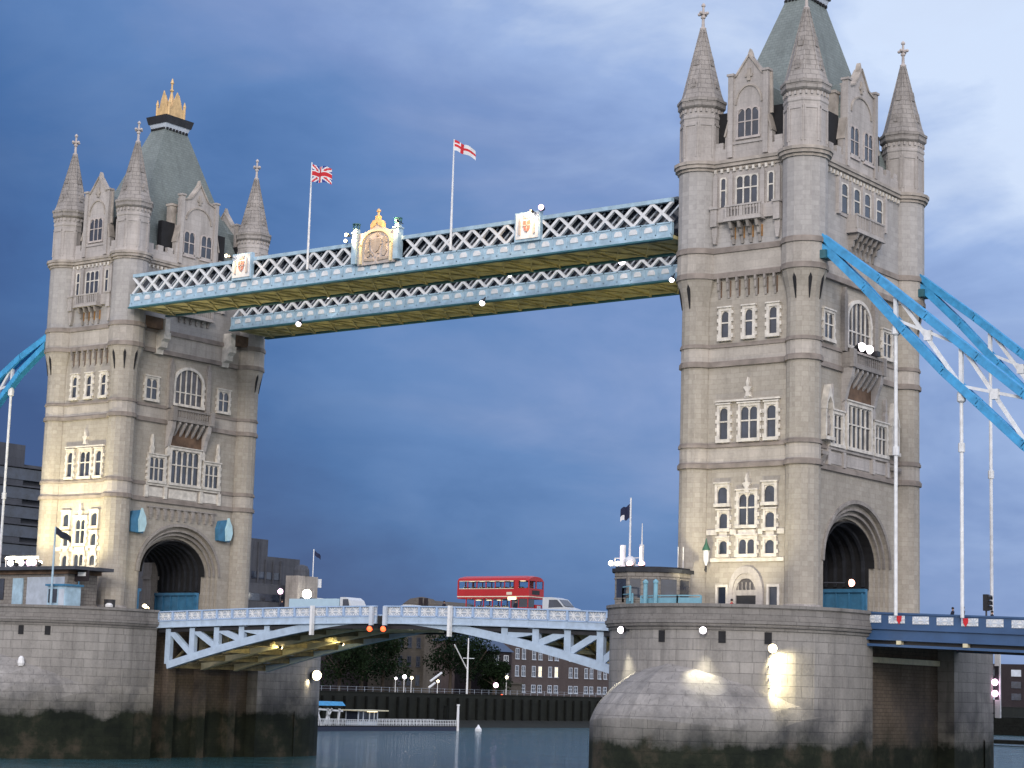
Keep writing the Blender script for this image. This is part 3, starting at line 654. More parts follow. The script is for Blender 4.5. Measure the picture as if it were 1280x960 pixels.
        for y in (-4.9,5.2):
            c_=MB(); c_.fbox(mX2,y-.35,y+.35,0,1.2,35.4,37.1)
            c_.fprism(lambda uu,d,z:mX(y+d,uu,z),[(0,33.3),(.4,33.3),(.5,33.8),(1.0,34.0),(1.1,34.6),(1.5,34.9),(1.5,35.6),(0,35.6)],-.5,.5)
            c_.build('walkway_corbel',CREAM if False else WT,T)
        ib=MB()
        ib.fbox(mX2,-9.2,-5.3,0,.9,35.9,37.1); ib.fbox(mX2,5.6,9.2,0,.9,35.9,37.1); pieces(ib,'walkway_infill',BROWN,T)  # dark brown infill under the walkway, between turret and corbel
    else:
        for u in (-6.0,6.4):       # canopied niches
            s_=MB(); s_.fbox(mX,u-.7,u-.5,0,.55,19.9,22.2); s_.fbox(mX,u+.5,u+.7,0,.55,19.9,22.2); s_.fbox(mX,u-.8,u+.8,0,.65,19.6,19.9)
            s_.fprism(mX,[(u-.75,22.2),(u-.5,22.2),(u-.4,22.8),(u,23.3),(u+.4,22.8),(u+.5,22.2),(u+.75,22.2),(u+.35,23.4),(u,24.3),(u-.35,23.4)],0,.6)
            n=s_.build('statue_niche',WT,T)
            MB().lathe(tx+5.55,u,[(.3,20.1),(.34,20.8),(.2,21.4),(.28,21.6),(.12,21.9),(.17,22.1),(.02,22.35)],8).build('statue',PST,n)
        c_=MB()
        for u in (-6.8,6.8): c_.fbox(mX,u-.6,u+.6,0,.6,18.3,18.6); c_.fprism(lambda uu,d,z:mX(u+d,uu,z),[(0,17.6),(.3,17.8),(.6,18.3),(0,18.3)],-.3,.3)
        pieces(c_,'niche_bracket',PST,T)
    return T,mN,mX
TL,mNL,mXL=tower(-41.15,'left','far stone bridge tower, smaller in view, river face floodlit yellow at its foot')
TR,mNR,mXR=tower(41.15,'right','near tall stone bridge tower where the blue suspension chains begin')
# ---------------------------------------------------------------- PIERS
def stadium(cx,hw,yc,n=20,notch=None,p=0):
    L=[]
    for k in range(n+1): a=PI+PI*k/n; L.append((cx+(hw+p)*math.cos(a),-yc+(hw+p)*math.sin(a)))
    if notch: y0,dp=notch; L+=[(cx+hw+p,-y0),(cx+hw-dp,-y0+.01),(cx+hw-dp,y0-.01),(cx+hw+p,y0)]
    for k in range(n+1): a=PI*k/n; L.append((cx+(hw+p)*math.cos(a),YB+(hw+p)*math.sin(a)))
    if notch: L+=[(cx-hw-p,y0),(cx-hw+dp,y0-.01),(cx-hw+dp,-y0+.01),(cx-hw-p,-y0)]
    return L
HW,YC,YB=10.67,10.4,13.8
def pier(cx,label):
    P=thing('river_pier',label,'bridge pier',(cx,0,-13),group='stone river piers')
    a=MB().zprism(stadium(cx,HW,YC,notch=(7.7,1.6)),-13,3.3); a.build('pier_shaft',PIERM,P)
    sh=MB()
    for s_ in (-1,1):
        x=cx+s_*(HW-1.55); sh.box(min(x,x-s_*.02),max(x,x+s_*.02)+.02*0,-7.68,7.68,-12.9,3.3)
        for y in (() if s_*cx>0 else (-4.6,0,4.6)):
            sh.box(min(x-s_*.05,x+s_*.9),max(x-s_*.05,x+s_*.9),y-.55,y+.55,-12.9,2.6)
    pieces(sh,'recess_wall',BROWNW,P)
    b_=MB()
    for z0,z1,p in ((3.3,3.55,.12),(3.55,3.8,.3),(3.8,4.05,.42),(4.05,4.3,.3)): b_.zprism(stadium(cx,HW,YC,notch=(7.7,1.6),p=p),z0,z1)
    b_.build('coping_moulding',COPM,P)
    # parapet ring
    w=MB()
    for s_ in (-1,1):
        for n0 in range(1):
            out=[];inn=[]
            n=28
            pts=[(cx+HW*s_*0,0)]
            def path(r):
                L=[(cx-r,-s_*0+ s_*-7.75*-1 if False else s_*7.75)]
                for k in range(n+1): a_=PI-PI*k/n; L.append((cx+r*math.cos(a_),s_*((YC if s_<0 else YB)+r*math.sin(a_))))
                L.append((cx+r,s_*7.75)); return L
            o_,i_=path(HW+.22),path(HW-.35)
            for k in range(len(o_)-1):
                q=[o_[k],o_[k+1],i_[k+1],i_[k]]; w.zprism(q,4.28,5.05)
            o_,i_=path(HW+.34),path(HW-.45)
            for k in range(len(o_)-1): w.zprism([o_[k],o_[k+1],i_[k+1],i_[k]],5.05,5.3)
    pieces(w,'pier_parapet',COPM,P)
    MB().zprism(stadium(cx,HW-.4,YC),4.0,4.2).build('pier_paving',ASPH,P)
    # weep holes
    h=MB()
    for s_ in (-1,1):
        for a_ in [math.radians(360-x) for x in (265.7,293,308 if cx<0 else 312)]:
            a_=a_ if s_>0 else a_
            c_,q_=math.cos(a_),s_*math.sin(a_)
            m_=lambda u,d,z:(cx+c_*(HW+d)-q_*u,(-YC if s_<0 else YB)+q_*(HW+d)+c_*u,z)
            h.fbox(m_,-.28,.28,-.3,.04,2.3,3.2)
    pieces(h,'weep_hole',BLK,P)
    # cutwaters with domed backs
    for s_ in (-1,1):
        yk=YC if s_<0 else YB
        n=16; lev=10; vs=[];fs=[]
        tip=yk+(16.3 if s_<0 else 13.2); pw=2.6 if s_<0 else 2.0
        for j in range(lev+1):
            for k in range(n+1):
                q=k/n*2-1         # -1..1 across
                a_=PI*(k/n); 
                top=(cx-HW*1.0*math.cos(a_),yk+HW*math.sin(a_)*.985)
                yb=yk+(tip-yk)*(1-abs(q)**pw); base=(cx+q*HW*1.012,yb)
                zt=.7-5.6*abs(q)**1.3; zb=-3.6-1.4*abs(q)**2
                if j==0: x,y,z=base[0],base[1],-13
                else:
                    f_=(j-1)/(lev-1); th=f_*PI/2
                    g_=(1-math.cos(th))*.45+f_*.55; x=base[0]+(top[0]-base[0])*g_; y=base[1]+(top[1]-base[1])*g_; z=zb+(zt-zb)*(math.sin(th)*.5+f_*.5)
                vs.append((x,s_*y,z))
        N=n+1
        for j in range(lev):
            for k in range(n): fs.append((j*N+k,j*N+k+1,(j+1)*N+k+1,(j+1)*N+k))
        mm=MB(); mm.add(vs,fs); mm.build('cutwater',PIERM,P)
    return P
PL=pier(-41.15,'far stone pier with dark weed up to the tide line under the floodlit tower')
PR=pier(41.15,'near rounded stone pier with three lit lamps and a domed cutwater')
# ---------------------------------------------------------------- WALKWAYS
def crestpanel(parent,x0,x1,y,z0,z1): pass
def walkway(y0,y1,label,face):
    Wk=thing('high_walkway',label,'footbridge',(0,(y0+y1)/2,37.15),group='high level walkways between the towers')
    X0,X1=-33.6,34.2
    MB().box(X0,X1,y0+.25,y1-.25,37.3,37.6).build('soffit',SOF,Wk)
    r=MB(); x=X0+1.2; k=0
    while x<X1-2:
        r.box(x-.08,x+.08,y0+.3,y1-.3,37.12,37.3)
        r.bar((x,y0+.5,37.22),(x+3.2,y1-.5,37.22),.14,.1); r.bar((x,y1-.5,37.2),(x+3.2,y0+.5,37.2),.14,.1)
        x+=3.2
    r.build('soffit_bracing',SOF,Wk)
    for ys,out in ((y0,-1),(y1,1)):
        def yy(a,b): a_,b__=ys-out*a,ys-out*b; return (min(a_,b__),max(a_,b__))
        f=MB(); a,b__=yy(0,.4); f.box(X0-.3,X1,a,b__,37.6,38.7)
        n=int((X1-X0)/1.55); w_=(X1-X0)/n
        a,b__=yy(-.06,0)
        for k in range(n+1): x=X0+w_*k; f.box(x-.07,x+.07,a,b__,37.6,38.7)
        f.box(X0-.3,X1,a,b__,38.58,38.72); f.box(X0-.3,X1,a,b__,37.58,37.7)
        fo=f.build('fascia',BLU,Wk)
        f=MB(); a,b__=yy(-.04,0)
        for k in range(n):
            x=X0+w_*(k+.5); f.fprism(lambda u,d,z:(x+u,a if out<0 else b__,z) if False else (x+u,ys+out*d,z),[(-.42,37.95),(.42,37.95),(.42,38.2),(.25,38.42),(-.25,38.42),(-.42,38.2)],0,.05)
        pieces(f,'fascia_rosette',WHT,fo)
        f=MB(); a,b__=yy(-.25,.3); f.box(X0-.35,X1,a,b__,37.15,37.3); f.build('bottom_flange',TEAL,Wk)
        f=MB(); a,b__=yy(-.12,.3); f.box(X0-.3,X1,a,b__,37.3,37.58); f.build('flange_plate',WGB if False else BLU,Wk)
        # lattice girder: three layers of diagonals, outer white
        l=MB(); step=2.02; w_=.25
        zz0,zz1=38.7,40.5; ya=ys-out*.12; yb=ys-out*.3
        n=int(round((X1-X0)/step)); step=(X1-X0)/n
        for k in range(n):
            x=X0+step*k
            if SKIP and any(a<x+step*.5<b for a,b in SKIP): continue
            l.bar((x,ya,zz0),(x+step,ya,zz1),.3,w_,(0,0,1)); l.bar((x,ya+.004,zz1),(x+step,ya+.004,zz0),.3,w_,(0,0,1))
        pieces(l,'lattice',WHT,Wk)
        l2=MB(); yq=ys-out*.75
        for k in range(n):
            x=X0+step*k+step*.25
            l2.bar((x,yq,zz0),(x+step,yq,zz1),.1,.14)
        l2.build('inner_lattice',WGB,Wk)
        f=MB(); a,b__=yy(-.08,.35); f.box(X0,X1,a,b__,40.5,40.85); f.build('top_rail',BLU,Wk)
    f=MB(); f.box(X0,X1,y0+.9,y1-.9,37.6,37.9); f.build('walkway_floor',DARK,Wk)
    f=MB(); f.fprism(lambda u,d,z:(d,u,z),[(y0+.1,40.85),(y1-.1,40.85),(y1-.9,41.15),((y0+y1)/2,41.3),(y0+.9,41.15)],X0,X1); f.build('walkway_roof',plain('grey_roof_sheet',(.16,.2,.24),.5) if 'grey_roof_sheet' not in MATS else MATS['grey_roof_sheet'],Wk)
    f=MB(); f.box(X0,X1,y0+1.4,y0+1.5,37.9,40.8); f.box(X0,X1,y1-1.5,y1-1.4,37.9,40.8)
    f.build('glazed_side',GLS,Wk)
    return Wk
SKIP=[(-2.6,4.1)]
WK1=walkway(-11.0,-5.5,'near high walkway with crest, shield panels and white lattice','near')
SKIP=[]
WK2=walkway(4.2,10.0,'far high walkway, partly hidden behind the near one','far')
# crest and shield panels on the near walkway
def shieldpanel(xc,hw):
    p=MB().box(xc-hw,xc+hw,-11.32,-10.9,38.62,41.35).build('shield_panel',BLU,WK1)
    MB().box(xc-hw+.18,xc+hw-.18,-11.4,-11.3,38.85,41.2).build('panel_face',WHT,p)
    m_=lambda u,d,z:(xc+u,-11.4-d,z)
    MB().fprism(m_,[(-.4,40.5),(.4,40.5),(.4,40.0),(.25,39.6),(0,39.4),(-.25,39.6),(-.4,40.0)],0,.06).build('heraldic_shield',PINKP,p)
    q=MB()
    q.fbox(m_,-.05,.05,.06,.1,39.5,40.5); q.fbox(m_,-.4,.4,.06,.1,40.0,40.1)
    for s_ in (-1,1): q.fprism(m_,[(s_*.7,39.2),(s_*.95,39.3),(s_*.9,40.4),(s_*.75,40.8),(s_*.66,40.2)],0,.08)
    q.fprism(m_,[(-.35,40.7),(.35,40.7),(.4,41.05),(.15,40.9),(0,41.1),(-.15,40.9),(-.4,41.05)],0,.08)
    q.build('shield_relief',PSL,p)
    return p
shieldpanel(-17.2,1.35); shieldpanel(18.9,1.45)
sq=lambda z: z if z<40.6 else 40.6+(z-40.6)*.66
c=MB(); m_=lambda u,d,z:(.8+u,-11.0-d,sq(z))
for s_ in (-1,1):
    c.fbox(m_,s_*2.65-.3,s_*2.65+.3,-.15,.6,38.6,42.1); c.fbox(m_,s_*2.65-.38,s_*2.65+.38,-.2,.7,42.1,42.3); c.fbox(m_,s_*2.65-.22,s_*2.65+.22,0,.5,42.3,42.85)
cr=pieces(c,'crest_frame',BLU,WK1)[0]
c=MB()
c.fprism(m_,[(-2.35,38.4),(2.35,38.4),(2.35,42.0),(1.6,42.15),(.9,42.5),(.35,43.2),(0,43.5),(-.35,43.2),(-.9,42.5),(-1.6,42.15),(-2.35,42.0)],-.1,.3)
c.build('crest_panel',PSL,cr)
c=MB()
ap=pointed(-2.0,2.0,40.4,42.3,8); ap2=[(u*.88,z-.22) for u,z in ap]
for k in range(len(ap)-1): c.fprism(m_,[ap2[k],ap2[k+1],ap[k+1],ap[k]],.3,.48)
for s_ in (-1,1): c.fbox(m_,s_*1.9-.12,s_*1.9+.12,.3,.48,38.5,40.4)
c.build('crest_arch',CREAM,cr)
c=MB()
c.fprism(m_,[(-.6,41.0),(.6,41.0),(.6,40.2),(.3,39.7),(0,39.5),(-.3,39.7),(-.6,40.2)],.3,.44)   # shield
for s_ in (-1,1):
    c.fprism(m_,[(s_*.75,39.2),(s_*1.1,39.1),(s_*1.45,39.6),(s_*1.2,40.1),(s_*1.35,40.8),(s_*1.05,41.3),(s_*.8,40.9),(s_*.95,40.2)],.3,.42)
    c.fprism(m_,[(s_*.2,38.7),(s_*1.5,38.75),(s_*1.55,39.0),(s_*.3,38.95)],.3,.4)
for k in range(16): a_=rnd.random()*2*PI; rr=.6+rnd.random()*.9; c.ball((.8+rr*math.cos(a_),-11.35,40.1+rr*.95*math.sin(a_)),.09+.07*rnd.random(),6,4)
c.build('coat_of_arms_relief',PST,cr)
c=MB()
c.fprism(m_,[(-.75,42.6),(-.25,43.0),(0,43.5),(.25,43.0),(.75,42.6),(.8,43.2),(.55,43.75),(.2,43.9),(.18,44.2),(-.18,44.2),(-.2,43.9),(-.55,43.75),(-.8,43.2)],-.05,.4)
c.lathe(.8,-11.15,[(r_,sq(z_)) for r_,z_ in [(.3,44.1),(.36,44.35),(.12,44.6),(.1,45.0),(.24,45.15),(.2,45.35),(.02,45.6)]],8)
c.build('gilded_crown',GOLD,cr)
for u in (-2.65,2.65):
    c=MB(); 
    for k in range(6):
        a_=k*PI/3; c.rod((.8+u+.3*math.cos(a_),-11.3+.3*math.sin(a_),sq(42.8)),(.8+u+.35*math.cos(a_),-11.3+.35*math.sin(a_),sq(43.6)),.05,5)
    c.lathe(.8+u,-11.3,[(.42,sq(43.55)),(.42,sq(43.65))],8); c.build('iron_lantern_cage',TEAL,cr)
# ---------------------------------------------------------------- FLAGS
def flagmesh(name,root,p0,vec,drop,h,pattern,mats,n=30,mrow=16,wave=.25):
    vs=[];fs=[];mi=[]
    vx=Vector(vec)
    nrm=Vector((-vx.y,vx.x,0)).normalized()
    for j in range(mrow+1):
        for i in range(n+1):
            u=i/n; v=j/mrow
            p=Vector(p0)+vx*u+nrm*(wave*math.sin(u*7+v*1.2)*u**.6)+Vector((0,0,-h*v*(1-.1*u)-drop*u**1.3+.08*math.sin(u*9+1)))
            vs.append(tuple(p))
    N=n+1; mb=MB()
    for j in range(mrow):
        for i in range(n):
            fs.append((j*N+i,j*N+i+1,(j+1)*N+i+1,(j+1)*N+i)); mi.append(pattern((i+.5)/n,(j+.5)/mrow))
    mb.v=vs; mb.f=[list(f) for f in fs]; mb.mi=mi
    return mb.build(name,mats,root,recalc=False)
def ujack(u,v):
    x,y=u*2-1,(v*2-1)
    if abs(y)<.2 or abs(x)<.1: return 0
    if abs(y)<.33 or abs(x)<.17: return 2
    dd=min(abs(x-y),abs(x+y))
    if dd<.13: return 0
    if dd<.36: return 2
    return 1
def george(u,v): return 0 if (abs(v-.5)<.12 or abs(u-.4)<.09 or (u<.25 and v<.25)) else 2
f=thing('flagpole','white flagpole flying the British union flag above the near walkway','flagpole',(-8.0,-11.45,38.7),group=None)
MB().rod((-8.0,-11.45,38.7),(-8.0,-11.45,49.6),.13,8,.06).build('pole',WHT,f); flagmesh('flag',f,(-7.95,-11.45,49.3),(2.3,.25,0),.55,1.75,ujack,[FR,FB,FWm])
f=thing('flagpole','white flagpole flying a white flag with red cross, right of the gilded crest','flagpole',(10.1,-11.45,38.7))
MB().rod((10.1,-11.45,38.7),(10.1,-11.45,49.4),.13,8,.06).build('pole',WHT,f); flagmesh('flag',f,(10.15,-11.45,49.25),(2.2,.3,0),1.15,1.0,george,[FR,FB,FWm])
# ---------------------------------------------------------------- BASCULES
def zpar(x): return 5.78-.62*(abs(x)/30.5)**1.6
def zch(x): return 4.25-5.0*(abs(x)/29.0)**1.5
def patt_panel(mb,m_,u0,u1,z0,z1,d=.0):
    c_=(u0+u1)/2; zc=(z0+z1)/2; hw=(u1-u0)/2; hh=(z1-z0)/2
    for q in (-.5,.5):
        cc=c_+q*hw
        mb.fprism(m_,[(cc-.04,z0),(cc+.04,z0),(cc+.04,z1),(cc-.04,z1)],d,d+.05)
        mb.fprism(m_,[(cc-hw*.45,z0),(cc-hw*.33,z0),(cc+hw*.45,z1),(cc+hw*.33,z1)],d,d+.045)
        mb.fprism(m_,[(cc+hw*.33,z0),(cc+hw*.45,z0),(cc-hw*.33,z1),(cc-hw*.45,z1)],d,d+.047)
    mb.fbox(m_,u0,u1,d,d+.052,zc-.045,zc+.045)
def bascule(s_,label):
    xa,xb=(-30.4,-.35) if s_<0 else (.55,30.4)
    Bc=thing('bascule_leaf',label,'bridge span',(-30.0 if s_<0 else 30.0,0,3.2),group='opening bascule leaves')
    n=14; w_=(xb-xa)/n
    dk=MB(); par=[MB(),MB()]; strip=[MB(),MB()]; pan=[MB(),MB()]; bk_=[MB(),MB()]
    for k in range(n):
        x0,x1=xa+w_*k,xa+w_*(k+1); p0,p1=zpar(x0),zpar(x1)
        dk.hexa([(x0,-7.6,p0-1.75),(x1,-7.6,p1-1.75),(x1,7.6,p1-1.75),(x0,7.6,p0-1.75)],[(x0,-7.6,p0-.97),(x1,-7.6,p1-.97),(x1,7.6,p1-.97),(x0,7.6,p0-.97)])
        for i,sy in enumerate((-1,1)):
            y=sy*7.75
            def sh(x,z): return z
            ang=(p1-p0)/w_
            m_=lambda u,d,z,y=y,sy=sy,x0=x0,p0=p0,ang=ang:(u,y+sy*d,z+p0+(u-x0)*ang)
            par[i].fbox(m_,x0,x1,-.12,.14,-.12,0); par[i].fbox(m_,x0,x0+.22,-.1,.12,-1.0,-.12); par[i].fbox(m_,x0,x1,-.1,.12,-1.06,-.96)
            strip[i].fbox(m_,x0,x1,-.1,.06,-1.6,-1.06); strip[i].fbox(m_,x0,x1,-.12,.16,-1.72,-1.6)
            strip[i].fbox(m_,x0,x0+.1,.06,.1,-1.6,-1.06)
            bk_[i].fbox(m_,x0+.22,x1,-.06,-.02,-.96,-.12)
            patt_panel(pan[i],m_,x0+.3,x1-.08,-.92,-.16,-.02)
    dk.build('deck',ASPH,Bc)
    for i in range(2):
        o=par[i].build('parapet',WGB if False else BLUP,Bc); pan[i].build('parapet_tracery',WHT,o); bk_[i].build('parapet_backing',PARB,o); strip[i].build('parapet_base',WGBL,Bc)
    # trusses
    for y in (-7.35,-2.45,2.45,7.35):
        mt=WGBL if abs(y)>7 else CREAM  # inner trusses cream: warm lamplight is put into their colour
        t=MB(); e=28.9; nn=8; st=(e-.8)/nn
        xs=[s_*(e-st*k) for k in range(nn+1)]
        ch=MB()
        fine=[s_*(e*(1-k/20)) for k in range(21)]
        for k in range(20):
            a,b__=fine[k],fine[k+1]
            if abs(b__)<.7: b__=s_*.7
            ch.bar((a,y,zch(a)+.35),(b__,y,zch(b__)+.35),.55,.75)
        cho=ch.build('bottom_chord',mt,Bc)
        for k in range(nn):
            x=xs[k]; zt=zpar(x)-1.8; zb=zch(x)+.5
            if zt-zb>.5:
                t.box(x-.36,x+.36,y-.24,y+.24,zb,zt)
                x2=xs[k+1]; zb2=zch(x2)+.5
                if zt-zb>1.0: t.bar((x+s_*-.2,y,zt-.2),(x2,y,zb2+.1),.34,.62)
        t.build('truss_web',mt,Bc)
        tc_=MB(); 
        for k in range(14):
            a=xa+w_*k; tc_.bar((a,y,zpar(a)-2.0),(a+w_,y,zpar(a+w_)-2.0),.4,.35)
        tc_.build('top_chord',DARK if abs(y)>7 else CREAM,Bc)
    cb=MB()
    for k in range(8):
        x=s_*(28.9-3.5*k); z=zch(x)
        cb.box(x-.15,x+.15,-7.2,7.2,z+.1,z+.6)
        if k<7:
            x2=s_*(28.9-3.5*(k+1))
            for ya,yb_ in ((-7.2,-2.5),(-2.4,2.4),(2.5,7.2)):
                cb.bar((x,ya,z+.3),(x2,yb_,zch(x2)+.3),.2,.2)
                zt=zpar(x)-1.9
                if zt-z>1.5: cb.bar((x,ya,z+.4),(x,yb_,zt),.18,.18); cb.bar((x,yb_,z+.45),(x,ya,zt),.18,.18)
    cb.build('cross_bracing',BROWNC,Bc)
    return Bc
BLUP=plain('parapet_blue',(.33,.45,.64),.5,var=.1); WGBL=plain('pale_blue_grey_paint',(.40,.50,.62),.5,var=.12); PARB=plain('parapet_grey',(.40,.45,.52),.6,var=.15); BROWNC=plain('olive_brown_steel',(.20,.17,.10),.7,var=.4)
BA1=bascule(-1,'far half of the white lattice bascule span, joining the floodlit tower')
BA2=bascule(1,'near half of the white lattice bascule span, under the red bus')
for x,par_,lb in ((-8.3,BA1,0),(8.9,BA2,0)):
    MB().box(x-.14,x+.14,-8.35,-7.95,2.9,zpar(x)+.05).build('white_marker_post',SIGNP,par_)
for x,par_ in ((-.75,BA1),(.95,BA2)):
    MB().box(x-.2,x+.2,-8.2,-7.93,3.9,5.7).build('end_post',WGB,par_)
def lamp(name,label,cat,loc,r,mat,e=0,target=None,size=70,color=(1,.9,.8),group=None,hood=(0,1,0),stem=None,lightname='lamp_light',off=0.5):
    T_=thing(name,label,cat,loc,group)
    x,y,z=loc
    hv=Vector(hood).normalized()
    h=MB(); h.rod(Vector(loc)+hv*(r*.25),Vector(loc)+hv*(r*1.6),r*1.15,10,r*.6)
    if stem: h.rod(Vector(loc)+hv*r*1.3,stem,.06,6)
    h.build('housing',DARK,T_)
    MB().ball(loc,r,12,8).build('lens',mat,T_,smooth=True)
    if e:
        tv=(Vector(target)-Vector(loc)).normalized() if target else -hv
        p=Vector(loc)+tv*(r+off)
        spot(T_,p,target,e,size,color,name=lightname)
    return T_
for x in (-.75,.95):
    lamp('navigation_light','red navigation lamp hanging below the bascule joint, '+('on the far leaf' if x<0 else 'on the near leaf'),'signal lamp',(x,-8.25,3.55),.27,LR,group='red lamps under the bascule joint',hood=(0,1,.6),stem=(x,-8.05,4.2))
LIT=[(-17.2,-2.9,1.75,'lamp under the far bascule truss, left'),(-13.2,2.0,2.3,'lamp under the far bascule truss, right'),(22.5,-2.9,.95,'lamp inside the near bascule truss beside the pier')]
# ---------------------------------------------------------------- APPROACH SPANS
def approach(s_,label,xe):
    A=thing('approach_span',label,'bridge span',(s_*51.8,0,4.2),group='suspended approach spans')
    zt=lambda x:5.25-.03*(abs(x)-51.6)
    xa=51.2; n=int((xe-xa)/2.05); w_=(xe-xa)/n
    dk=MB(); q0,q1=zt(xa),zt(xe)
    def slab(mb,x0,x1,y0,y1,a,b__):
        z0,z1=zt(x0),zt(x1); X0,X1=s_*x0,s_*x1
        mb.hexa([(X0,y0,z0+a),(X1,y0,z1+a),(X1,y1,z1+a),(X0,y1,z0+a)],[(X0,y0,z0+b__),(X1,y0,z1+b__),(X1,y1,z1+b__),(X0,y1,z0+b__)])
    slab(dk,xa,xe,-8.4,8.4,-1.9,-1.15); dk.build('deck',ASPH,A)
    for sy in (-1,1):
        g_=MB(); y=lambda a,b__:(min(sy*a,sy*b__),max(sy*a,sy*b__))
        slab(g_,xa,xe,*y(8.35,8.7),-.14,0); slab(g_,xa,xe,*y(8.4,8.6),-1.25,-.14+.02); slab(g_,xa,xe,*y(8.35,8.75),-1.35,-1.2); slab(g_,xa,xe,*y(8.4,8.55),-2.05,-1.3); slab(g_,xa,xe,*y(8.35,8.8),-2.2,-2.05)
        slab(g_,xa,xe,*y(8.2,8.7),-2.7,-2.5)
        go=g_.build('parapet_girder',BLUM,A)
        dg=MB(); slab(dg,xa,xe,*y(8.0,8.3),-2.55,-2.05); dg.build('girder_recess',DARK,go)
        wp=MB(); rp=MB(); fp=MB()
        for k in range(n):
            x0,x1=xa+w_*k+.42,xa+w_*(k+1)-.25
            z_=(zt(x0)+zt(x1))/2
            m_=lambda u,d,z:(s_*u,sy*(8.6+d),z+z_)
            wp.fbox(m_,x0,x1,-.02,.05,-.85,-.25)
            patt_panel(fp,m_,x0,x1,-.84,-.26,.05)
            g_x=xa+w_*k
        wo=wp.build('parapet_panel',WHT,go)
        fp.build('parapet_tracery',WGB,wo)
        for x in (54.6,60.2,65.8,71.4,77.0):
            z_=zt(x); m_=lambda u,d,z:(s_*(x+u),sy*(8.62+d),z+z_)
            rp.fprism(m_,[(-.2,-.25),(.2,-.25),(.2,-.6),(0,-.9),(-.2,-.6)],0,.12)
        pieces(rp,'red_shield',FR,go)
        bl=MB()
        for x in (54.6,60.2,65.8,71.4): bl.box(min(s_*(x-.2),s_*(x+.2)),max(s_*(x-.2),s_*(x+.2)),*y(8.3,8.8),zt(x)-2.5,zt(x)-2.2)
        pieces(bl,'hanger_shoe',CREAM,go)
    cg=MB()
    x=xa+2
    while x<xe: cg.box(min(s_*x,s_*(x+.3)),max(s_*x,s_*(x+.3)),-8.1,8.1,zt(x)-2.65,zt(x)-1.9); x+=2.8
    pieces(cg,'cross_girder',BROWN,A)
    # pavements, kerb, markings
    kb=MB()
    for sy in (-1,1): slab(kb,xa,xe,*(min(sy*5.4,sy*8.35),max(sy*5.4,sy*8.35)),-1.15,-1.02)
    kb.build('pavement',PARB,A)
    return A
approach(1,'near approach span with blue parapet and white panels, right of the near tower',125)
approach(-1,'far approach span with blue parapet, left of the floodlit tower',134)
# ---------------------------------------------------------------- SUSPENSION CHAINS
UP=[(47.9,36.1),(53.2,32.0),(57.3,28.6),(61.6,25.0),(65.3,21.9),(72,16.8),(80,11.8),(90,7.8),(100,6.3)]
LO=[(47.9,35.5),(51.9,31.5),(55.4,27.6),(58.7,24.1),(61.6,21.4),(65.3,17.9),(72,12.6),(80,8.6),(90,6.4),(100,6.0)]
ULf=[(47.9,35.9),(53,33.6),(57.2,31.2),(63,28.0),(70,22.5),(80,14.5),(90,9.0),(100,6.3)]
LLf=[(47.9,35.3),(53,31.9),(57.2,28.1),(63,22.8),(70,16.3),(80,10.0),(90,7.0),(100,6.0)]
def interp(P_,x):
    for (a,b__),(c_,e) in zip(P_,P_[1:]):
        if a<=x<=c_: return b__+(e-b__)*(x-a)/(c_-a)
    return P_[-1][1]
def chain(s_,y,label,U_,L_):
    C_=thing('suspension_chain',label,'suspension chain',(s_*47.9,y,35.8),group='blue suspension chains')
    for P_,nm in ((U_,'upper_chord'),(L_,'lower_chord')):
        c_=MB()
        for (a,b__),(e,g_) in zip(P_,P_[1:]):
            for q in (-.32,.32): c_.bar((s_*a,y+q,b__),(s_*(e+.05),y+q,g_-.04),.14,.68 if s_>0 else .5)
            c_.bar((s_*a,y,b__+.335),(s_*(e+.05),y,g_+.295),.8,.1); c_.bar((s_*a,y,b__-.335),(s_*(e+.05),y,g_-.375),.8,.1)
            c_.box(min(s_*(e-.18),s_*(e+.18)),max(s_*(e-.18),s_*(e+.18)),y-.46,y+.46,g_-.42,g_+.42) if False else None
        c_.build(nm,CHB,C_)
    w=MB(); xs=[54.6+5.6*k for k in range(8)]
    for i,x in enumerate(xs):
        zu,zl=interp(U_,x),interp(L_,x); w.bar((s_*x,y,zl),(s_*x,y,zu),.3,.3)
        if i<7:
            x2=xs[i+1]; w.bar((s_*x,y,zu-.1),(s_*x2,y,interp(L_,x2)+.1),.22,.3); w.bar((s_*x,y,zl+.1),(s_*x2,y,interp(U_,x2)-.1),.19,.24)
            xm=(x+x2)/2; w.box(min(s_*(xm-.3),s_*(xm+.3)),max(s_*(xm-.3),s_*(xm+.3)),y-.2,y+.2,(zu+zl+interp(L_,x2)+interp(U_,x2))/4-.4,(zu+zl+interp(L_,x2)+interp(U_,x2))/4+.4)
    w.build('chain_bracing',WHT,C_)
    for x in xs[:7]:
        zl=interp(L_,x)
        if zl<7.5: continue
        h=MB().rod((s_*x,y,5.0-.03*(x-51.6)),(s_*x,y,zl-.3),.15,8); h.lathe(s_*x,y,[(.1,zl-1.3),(.34,zl-1.1),(.34,zl-.5),(.2,zl-.2)],8)
        h.lathe(s_*x,y,[(.26,17.6),(.26,18.3)],8); h.build('hanger_rod',WHT,C_)
    MB().box(min(s_*46.9,s_*48.6),max(s_*46.9,s_*48.6),y-.7,y+.7,34.2,34.9).build('anchor_shoe',TEAL,C_)
for s_,y,lb in ((1,-9.3,'bright blue suspension chain nearest the camera, right of the near tower'),(1,9.3,'blue suspension chain behind, leaving the near tower at its far corner')): chain(s_,y,lb,UP,LO)
for s_,y,lb in ((-1,-9.3,'pale blue suspension chain at the left edge, beside the floodlit tower'),): chain(s_,y,lb,ULf,LLf)
